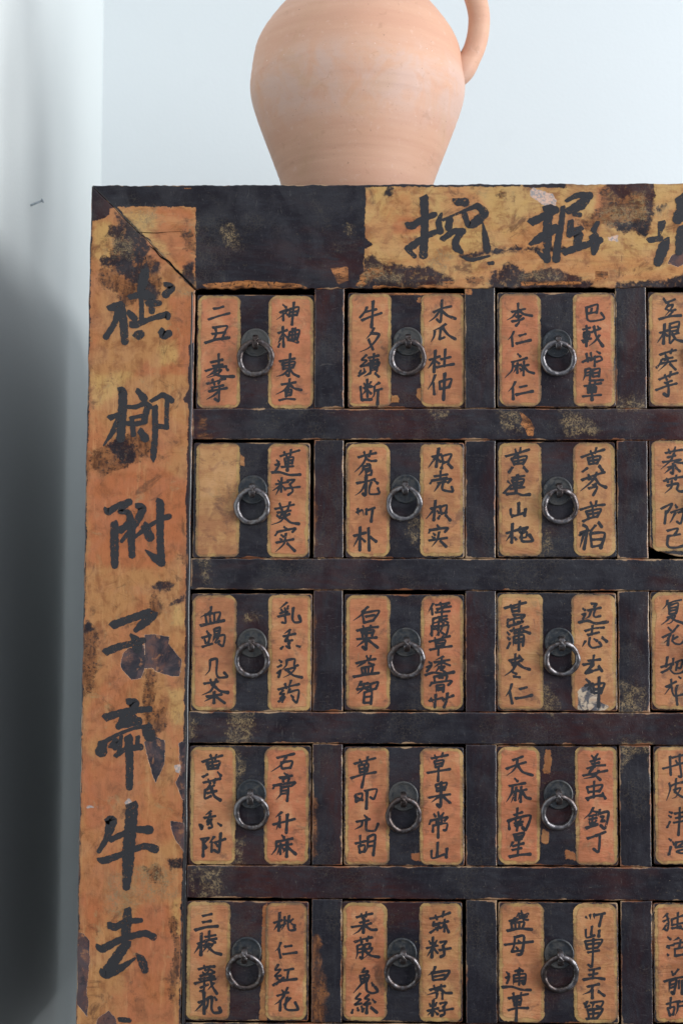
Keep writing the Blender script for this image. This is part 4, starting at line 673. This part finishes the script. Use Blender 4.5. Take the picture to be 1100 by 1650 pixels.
# nail in the side wall
nail = empty('wall_nail', (XW, .268, .120), 'small steel nail sticking out of the white wall left of the cabinet', 'nail')
NP = NZ = None
def ray_z(py, y): return CAM_LOC[2] + (y - CAM_LOC[1]) * math.tan(math.atan((825 - py) / 2459) + 0.0688)
n0 = Vector((XW - .004, .268, ray_z(333, .268))); n1 = Vector((XW + .0125, .268, ray_z(323, .268)))
nail.location = n0; WL[nail.name] = n0
M_nail = iron_mat('nail_steel', (.42, .48, .52), (.30, .34, .37), .35, .4)
V, F = sweep([n0, n0.lerp(n1, .5), n1], .0011, 12, up=(0, 1, 0)); new_obj('shank', V, F, M_nail, nail)
dn = (n1 - n0).normalized(); V, F = sweep([n1 - dn * .0004, n1 + dn * .0006, n1 + dn * .0012], [(.0021, .0021), (.0027, .0027), (.0022, .0022)], 14, up=(0, 1, 0)); new_obj('head', V, F, M_nail, nail)

# ------------------------------------------------------------------ cabinet
cab = empty('medicine_cabinet', (.256, .22, -1.0), 'old black lacquered apothecary cabinet with rows of small drawers and brush-lettered orange frame', 'cabinet')
mm = lambda *p: [(a * 1000, b * 1000) for a, b in p]
def mitre_warp(X, Y, Z, d):
    # wandering mitre joint, opening towards the inner corner
    t = (Z - ZI) / (Z0 - ZI); line = XI + (X0 - XI) * t
    near = np.exp(-((X - line) / .006) ** 2) * ((t > -.05) & (t < 1.05))
    wig = .0011 * np.sin(t * 17) * (1 - t) + .0006 * np.sin(t * 41 + 1) * (1 - t)
    return X + near * wig, Y, Z
# side stile: orange paper ground almost to both edges
def paper_rect(x0, x1, z0, z1): return ('O', mm((x0, z0), (x1, z0), (x1, z1), (x0, z1)))
SL = XI - .0055
stile_paper = ('O', mm((X0 + .0012, Z0 - .012), (X0 + .018, Z0 - .0165), (X0 + .078, Z0 - .0165), (XI + .05, Z0 - .1), (SL + .0005, -.05), (SL - .002, ZBOT), (X0 - .0025, ZBOT + .0)))
def stile_warp(X, Y, Z, d):
    X, Y, Z = mitre_warp(X, Y, Z, d)
    left = (X < X0 + .004)
    X = X + np.where(X < X0 + .02, .0007 * wav(X * 0, Z, .11, 5) * (1 - (X - X0) / .02), 0)
    return X, Y, Z
side_stile = panel('side_stile', [(X0, Z0), (XI - .0001, ZI), (SL - .0012, ZBOT), (X0 - .0035, ZBOT)], 0.0, .022, M_stile, cab, bev=.0012, extra=[stile_paper], warp=stile_warp, seed=1)
side_stile['label'] = 'left side board lettered with a column of large brush characters'
def top_warp(X, Y, Z, d):
    X, Y, Z = mitre_warp(X, Y, Z, d)
    f = np.zeros_like(X)
    for i in range(4):
        c = (XL[i] + XR[i]) / 2; hw = .046
        q = np.clip(1 - ((X - c) / hw) ** 2, 0, 1); f = np.maximum(f, q)
    bot = np.clip(1 - (Z - ZI) / .007, 0, 1)
    Y = Y + f * bot * .0028 * (1 + .3 * wav(X, Z, .012, 3))
    Z = Z + bot * (f * .0012 + .0007 * wav(X, Z, .018, 6)) + np.clip(1 - (Z0 - Z) / .004, 0, 1) * (.0006 * wav(X, Z * 0, .06, 2) + .00035 * wav(X, Z * 0, .012, 8))
    return X, Y, Z
top_paper1 = ('O', mm((X0 + .02, Z0 - .0165), (X0 + .095, Z0 - .0165), (X0 + .0945, ZI - .01), (XI, ZI)))
top_paper2 = ('O', mm((.1515, Z0 + .02), (XO, Z0 + .02), (XO, ZI - .01), (.1515, ZI - .01)))
RI = XR_END + .0005
top_rail = panel('top_rail', [(X0 + .0002, Z0), (XO, Z0 + .002), (RI, ZI + .002), (XI + .0003, ZI)], 0.0, .022, M_rail, cab, bev=.0012, extra=[top_paper1, top_paper2], warp=top_warp, seed=1)
top_rail['label'] = 'top board with large brush characters on a yellow ground'
right_stile = panel('side_stile', [(RI, ZI), (XO, Z0), (XO, ZBOT), (RI, ZBOT)], 0.0003, .022, M_stile, cab, step=.004, extra=[('O', mm((RI + .006, Z0), (XO - .002, Z0), (XO - .002, ZBOT), (RI + .006, ZBOT)))], seed=4)
right_stile['label'] = 'right side board of the cabinet front'
# slim polished bead along the inner edge of the side stile
V, F = sweep([(SL + .0026 - .0012 * t + .00025 * math.sin(t * 60), .0042, ZI - .003 + (ZBOT + .02 - ZI) * t) for t in np.linspace(0, 1, 240)], (.0) or [(.0021, .0045)] * 240, 16, up=(0, 1, 0))
nb = len(V); at = {'sd_' + L: np.full(nb, -20.) for L in LAYERS}; at['sd_edge'] = np.full(nb, 9.)
bead = new_obj('bead', V, F, M_bead, cab, attrs=at)

x_l = SL + .0046; x_r = XR_END
zt = list(ZT); zb = list(ZB)
for k in range(5):
    z1 = zb[k]; z0 = zt[k + 1] if k < 4 else ZBOT + .045
    r = panel('cross_rail', [(x_l - .0012 * (k + 1) * .25, z1 - .0004), (x_r, z1 + .0004), (x_r, z0), (x_l - .0012 * (k + 1) * .25, z0)], .0006, .020, M_rail if False else M_draw, cab, bev=.0011, rc=.0009, seed=k + 2)
bottom = panel('bottom_rail', [(x_l - .002, ZBOT + .0445), (x_r, ZBOT + .0445), (x_r, ZBOT), (x_l - .002, ZBOT)], .0008, .020, M_draw, cab, step=.004)
for rI in range(5):
    for cI in range(3):
        zt_ = zt[rI] - .0003 + (.004 if rI == 0 else 0); zb_ = zb[rI] + .0003
        dx = (rI - 2) * .0001
        panel('post', [(XR[cI] + .0002, zt_), (XL[cI + 1] - .0002, zt_), (XL[cI + 1] - .0002, zb_), (XR[cI] + .0002, zb_)], .0012, .018, M_vert, cab, bev=.0011, rc=.0008, seed=rI * 3 + cI)
# carcass
def board(name, x0, x1, y0, y1, z0, z1, mat, parent):
    V = [(x, y, z) for x in (x0, x1) for y in (y0, y1) for z in (z0, z1)]
    F = [[0, 1, 3, 2], [4, 6, 7, 5], [0, 4, 5, 1], [2, 3, 7, 6], [0, 2, 6, 4], [1, 5, 7, 3]]
    o = new_obj(name, V, F, mat, parent, smooth=False)
    bv = o.modifiers.new('b', 'BEVEL'); bv.width = .0012; bv.segments = 2
    return o
board('side_panel', X0 + .001, X0 + .015, .0225, .51, ZBOT, Z0 - .0165, M_dark, cab)
board('side_panel', XO - .015, XO - .001, .0225, .51, ZBOT, Z0 - .0165, M_dark, cab)
board('top_panel', X0 + .0005, XO - .0005, .0225, .51, Z0 - .016, Z0 - .0002, M_dark, cab)
board('back_panel', X0 + .0155, XO - .0155, .490, .505, ZBOT, Z0 - .0165, M_dark, cab)
board('base_panel', X0 + .0155, XO - .0155, .0225, .4895, ZBOT, ZBOT + .015, M_gap, cab)
for lx in (X0 + .004, XO - .054):
    for ly in (.006, .45): board('leg', lx, lx + .05, ly, ly + .05, -.9998, ZBOT - .0002, M_dark, cab)

# lettering on the frame
for src, par in ((BIG_L, side_stile), (BIG_T, top_rail)):
    for ci, ch in enumerate(src.split('|')):
        V, F = brush(big_strokes(ch), -.00022, gap=3e-6, seed=3 + ci); new_obj('brush_character', V, F, M_bigink, par, smooth=False)
for q in CRACKS.split(';')[:1] + [';'.join(CRACKS.split(';')[1:])]:
    V, F = brush(big_strokes(q), -.00030, gap=3e-6, seed=5); new_obj('crack', V, F, M_gap, side_stile, smooth=False)

# ring hardware prototypes (built once, then copied)
def plate_mesh(c):
    R = .0131
    prof = [(.0001, -.0016), (.002, -.0016), (.0035, -.0011), (.006, -.0010), (.0095, -.0009), (.0108, -.0011), (.0116, -.0016), (.0124, -.0016), (.0129, -.0010), (R, -.0001), (R, .0006)]
    return lathe(prof, 56, 'y', c)
def ring_mesh(c, v):
    n = 72; P = []; rad = []
    for i in range(n):
        a = 2 * math.pi * i / n
        R = .01405 * (1 + .018 * math.sin(2 * a + v) + .010 * math.sin(5 * a + 2 * v))
        x = R * math.cos(a); z = R * math.sin(a)
        lean = (z + .014) / .028
        P.append((c[0] + x, c[1] - .0026 - lean * .0052, c[2] + z)); k = .00255 * (1 + .10 * math.sin(3 * a + v * 3) + .06 * math.sin(11 * a + v))
        rad.append((k, k * (1 + .1 * math.sin(4 * a + v))))
    return sweep(P, rad, 16, True, up=(0, 1, 0), sq=.85)
def staple_mesh(c):
    pts = [(.0005, .0052), (-.0045, .0058), (-.0090, .0052), (-.0122, .0026), (-.0130, -.0014), (-.0116, -.0044), (-.0090, -.0058), (-.0060, -.0060)]
    P = [(c[0], c[1] + a, c[2] + b) for a, b in pts]
    return sweep(P, [(.0023, .0011)] * 3 + [(.0027, .0012)] * 3 + [(.0023, .0010), (.0017, .0008)], 12, False, up=(0, .3, 1), sq=.6)

TEXT = {'1A': 'two columns beginning 二丑 and 神曲', '1B': 'two columns reading 牛夕續断 and 木瓜杜仲', '1C': 'two columns reading 李仁麻仁 and 巴戟龙胆草', '1D': 'a column ending 根英芋, cut off by the frame',
 '2A': 'a blank yellow left label and 蓮籽芡实 on the right', '2B': 'two columns reading 蒼术川朴 and 枳壳枳实', '2C': 'two columns reading 黄連山栀 and 黄芩黄柏', '2D': 'a column reading 秦艽防己 and a chipped lower corner',
 '3A': 'two columns reading 血竭儿茶 and 乳香没药', '3B': 'two columns reading 白菓益智 and 伸筋草透骨草', '3C': 'two columns reading 菖蒲枣仁 and 远志云神, the right label torn', '3D': 'a column reading 夏花地龙',
 '4A': 'two columns reading 黄芪香附 and 石膏升麻', '4B': 'two columns reading 草叩元胡 and 草果常山', '4C': 'two columns reading 天麻南星 and 姜虫钩丁', '4D': 'a column reading 丹皮泽泻',
 '5A': 'two columns reading 三棱莪术 and 桃仁红花', '5B': 'two columns reading 莱菔兔絲 and 苏籽白芥籽', '5C': 'two columns reading 益母通草 and 川山甲王不留', '5D': 'a column reading 独活前胡'}
TONE = {'1A': .85, '1B': .62, '1C': .8, '1D': .30, '2A': -.15, '2B': .5, '2C': .12, '2D': .38, '3A': .62, '3B': .8, '3C': .22, '3D': .6, '4A': .6, '4B': .8, '4C': 1.1, '4D': .55, '5A': .5, '5B': .8, '5C': .55, '5D': .6}
TONE_R = {'2A': .65, '1B': .5, '2B': .3, '4A': .95, '5A': .7, '5B': .3, '5C': .35}
def rot_about(V, c, ang):
    a = math.radians(ang); P = V - np.array(c); x = P[:, 0] * math.cos(a) - P[:, 2] * math.sin(a); z = P[:, 0] * math.sin(a) + P[:, 2] * math.cos(a)
    return np.stack([x, P[:, 1], z], 1) + np.array(c)
def label_mesh(x0, z0, x1, z1, yf, seed, tone, dmg=None):
    W = x1 - x0; H = z1 - z0; rc = .0062 + .0012 * math.sin(seed * 2.1)
    na = max(8, int(W / .0011)); nb = max(8, int(H / .0011))
    A, B = np.meshgrid(np.linspace(0, W, na), np.linspace(0, H, nb))
    for sx in (0, 1):
        for sz in (0, 1):
            r = rc; da = (r - A) if sx == 0 else (A - (W - r)); db = (r - B) if sz == 0 else (B - (H - r)); m = (da > 0) & (db > 0)
            ma = np.maximum(da, db); k = ma / (np.sqrt(da * da + db * db) + 1e-12)
            k = k * .55 + .45 * ma / (da + db + 1e-12)      # between a round and a cut corner
            A = np.where(m, (r - da * k) if sx == 0 else (W - r + da * k), A); B = np.where(m, (r - db * k) if sz == 0 else (H - r + db * k), B)
    qx = np.abs(A - W / 2) - (W / 2 - rc); qz = np.abs(B - H / 2) - (H / 2 - rc)
    d = rc - (np.hypot(np.maximum(qx, 0), np.maximum(qz, 0)) + np.minimum(np.maximum(qx, qz), 0)); d = np.maximum(d, 0)
    X = x0 + A; Z = z0 + B; Y = yf - .00022 - .00012 * np.minimum(d / .002, 1) + 0 * X
    idx = np.arange(na * nb).reshape(nb, na)
    F = np.stack([idx[:-1, :-1].ravel(), idx[:-1, 1:].ravel(), idx[1:, 1:].ravel(), idx[1:, :-1].ravel()], 1).tolist()
    at = {'sd_edge': (d * 1000).ravel(), 'tone': np.full(na * nb, tone), 'sd_dmg': np.full(na * nb, -20.)}
    if dmg: at['sd_dmg'] = np.clip(poly_sd(X.ravel() * 1000, Z.ravel() * 1000, dmg), -20, 20)
    return np.stack([X.ravel(), Y.ravel(), Z.ravel()], 1), F, at
def chip_warp(X, Y, Z, d, x0, z0):      # broken lower left corner
    s = np.clip(1 - ((X - x0) / .026), 0, 1) ** 1.3 * np.clip(1 - (Z - z0) / .02, 0, 1)
    return X, Y, Z + s * .0085
rings = {}
for key in sorted(DRAWERS):
    (x0, z0, x1, z1), labs, rg, pl = DRAWERS[key]
    x0, z0, x1, z1 = [v / 1e5 for v in (x0, z0, x1, z1)]; r_i = int(key[0]) - 1; c_i = 'ABCD'.index(key[1]); seed = r_i * 4 + c_i
    yf = .0024 + .0008 * math.sin(seed * 2.3)
    wp = None
    if key == '2D': wp = lambda X, Y, Z, d, a=x0, b=z0: chip_warp(X, Y, Z, d, a, b)
    dr = panel('drawer', [(x0, z1), (x1, z1), (x1, z0), (x0, z0)], yf, .018, M_draw, cab, bev=.0012, rc=.0022, seed=seed, wob=.0002, warp=wp, loc=((x0 + x1) / 2, yf, (z0 + z1) / 2))
    dr['label'] = 'small drawer with ' + TEXT[key]
    for li, (a, b, c, d) in enumerate(labs):
        a, b, c, d = [v / 1e5 for v in (a, b, c, d)]
        a = max(a, x0 + .0007); c = min(c, x1 - .0007); b = max(b, z0 + .0007); d = min(d, z1 - .0007)
        if key == '2D' and li == 0: b += .004; 
        side = 'LR'[li]; tone = TONE[key] if (li == 0 or key not in TONE_R) else TONE_R[key]
        dmg = None
        if key == '3C' and li == 1: dmg = [(388.0 + q[0], -378 + q[1]) for q in [(3, 26), (16, 24), (22, 20), (36, 4), (40, -12), (18, -14), (6, -8), (4, 10)]]; dmg = [((x0 + .0715) * 1000 + p[0], z0 * 1000 + p[1]) for p in [(-1, 2), (0, 18), (7, 25), (13, 23), (19, 17), (20, 8), (27, 4), (20, 0), (6, 0)]]
        V, F, at = label_mesh(a, b, c, d, yf, seed * 2 + li, tone, dmg); new_obj('paper_label', V, F, M_label, dr, attrs=at)
        k = key + side
        if k in STROKES:
            cx, cz, w_, s = STROKES[k]; V, F = brush(label_strokes(cx, cz, w_, s, seed * 2 + li), yf - .00042, seed=seed * 2 + li)
            new_obj('lettering', V, F, M_ink, dr, smooth=False)
    pc = (pl[0] / 1e5, yf, pl[1] / 1e5); rc_ = (rg[0] / 1e5, yf, rg[1] / 1e5)
    sp = (rc_[0] * .6 + pc[0] * .4, yf, rc_[2] + .0140)
    if 'p' not in rings:
        V, F = plate_mesh(pc); rings['p'] = new_obj('backplate', V, F, M_plate, dr, loc=pc)
        V, F = staple_mesh(sp); rings['s'] = new_obj('staple', V, F, M_ring, dr, loc=sp)
    else:
        copy_child(rings['p'], dr, pc); copy_child(rings['s'], dr, sp)
    V, F = ring_mesh((0, 0, 0), seed * 1.37); sw = random.Random(seed + 40).uniform(-5, 5); V = rot_about(V, (0, 0, .014), sw); V[:, [0, 2]] = (V[:, [0, 2]] - [0, .014]) * random.Random(seed + 77).uniform(.965, 1.035) + [0, .014]; V[:, 1] += V[:, 0] * .09 * random.Random(seed + 9).uniform(-1, 1); V = V + np.array(rc_); new_obj('pull_ring', V, F, M_ring, dr, loc=rc_)
    jr = random.Random(seed * 5 + 1)
    dr.rotation_euler = (math.radians(jr.uniform(-.7, .7)), 0, math.radians(jr.uniform(-.8, .8)))

# ------------------------------------------------------------------ jug
JX, JY = .1450, .15
jz = Z0 + .0002
jug = empty('terracotta_jug', (JX, JY, jz), 'big round unglazed terracotta jug with a side handle, standing on top of the cabinet', 'jug')
prof0 = [(.0001, jz), (.058, jz), (.0635, jz + .0010), (.0660, jz + .0035), (.069, .112), (.0762, .1393), (.0808, .1533), (.0895, .1762), (.0990, .2016), (.1056, .222), (.1077, .2355), (.1071, .2475), (.1034, .2732), (.0984, .287), (.0912, .2989), (.0796, .3143), (.0655, .3297), (.052, .344), (.044, .360), (.041, .380), (.041, .402), (.044, .418), (.050, .428), (.0525, .434), (.051, .439), (.046, .440), (.042, .434), (.037, .415), (.036, .38), (.039, .358), (.06, .325), (.085, .29), (.096, .24), (.085, .19), (.06, .112), (.0001, .104)]
def dense(pr, m=9):
    P = np.array(pr); out = []
    for i in range(len(P) - 1):
        p0 = P[max(i - 1, 0)]; p1 = P[i]; p2 = P[i + 1]; p3 = P[min(i + 2, len(P) - 1)]
        for k in range(m):
            t = k / m; out.append(.5 * ((2 * p1) + (-p0 + p2) * t + (2 * p0 - 5 * p1 + 4 * p2 - p3) * t * t + (-p0 + 3 * p1 - 3 * p2 + p3) * t ** 3))
    out.append(P[-1]); return [(max(float(a), .0001), float(b)) for a, b in out]
def throw(r, h, a):
    if r < .03: return r
    return r * (1 + .0035 * math.sin(a + h * 9) + .002 * math.sin(2 * a - h * 25)) + .00009 * math.sin(h * 700 + a) * (1 + math.sin(h * 130)) * .6 + .00006 * math.sin(h * 2300 + a * 1.0)
V, F = lathe(dense(prof0), 144, 'z', (JX, JY, 0), fn=throw)
new_obj('body', V, F, M_jug, jug)
hp = [(.2260, .2330), (.2400, .2435), (.2505, .2545), (.2578, .2660), (.2632, .2790), (.2664, .2950), (.2664, .3130), (.2610, .3330), (.2500, .3560), (.2330, .3760), (.2120, .3880), (.1960, .3900), (.1830, .3880)]
hp = [(x + .000, z) for x, z in hp]
HD = dense([(a, b) for a, b in hp], 6)
n = len(HD); rad = []
for i in range(n):
    t = i / (n - 1); k = .0070 + .0012 * math.exp(-((t - .16) / .06) ** 2) + .003 * max(0, (t - .85) * 6)
    rad.append((k * 1.55, k))
V, F = sweep([(x, JY - .01, z) for x, z in HD], rad, 24, False, up=(0, 1, 0), sq=.9)
# local frame: first radius lies across the handle, second along y; swap so that the strap is broad in y
V2 = V.copy(); V2[:, 1] = JY - .01 + (V[:, 1] - (JY - .01)) * 1.7
new_obj('handle', V2, F, M_jug, jug)
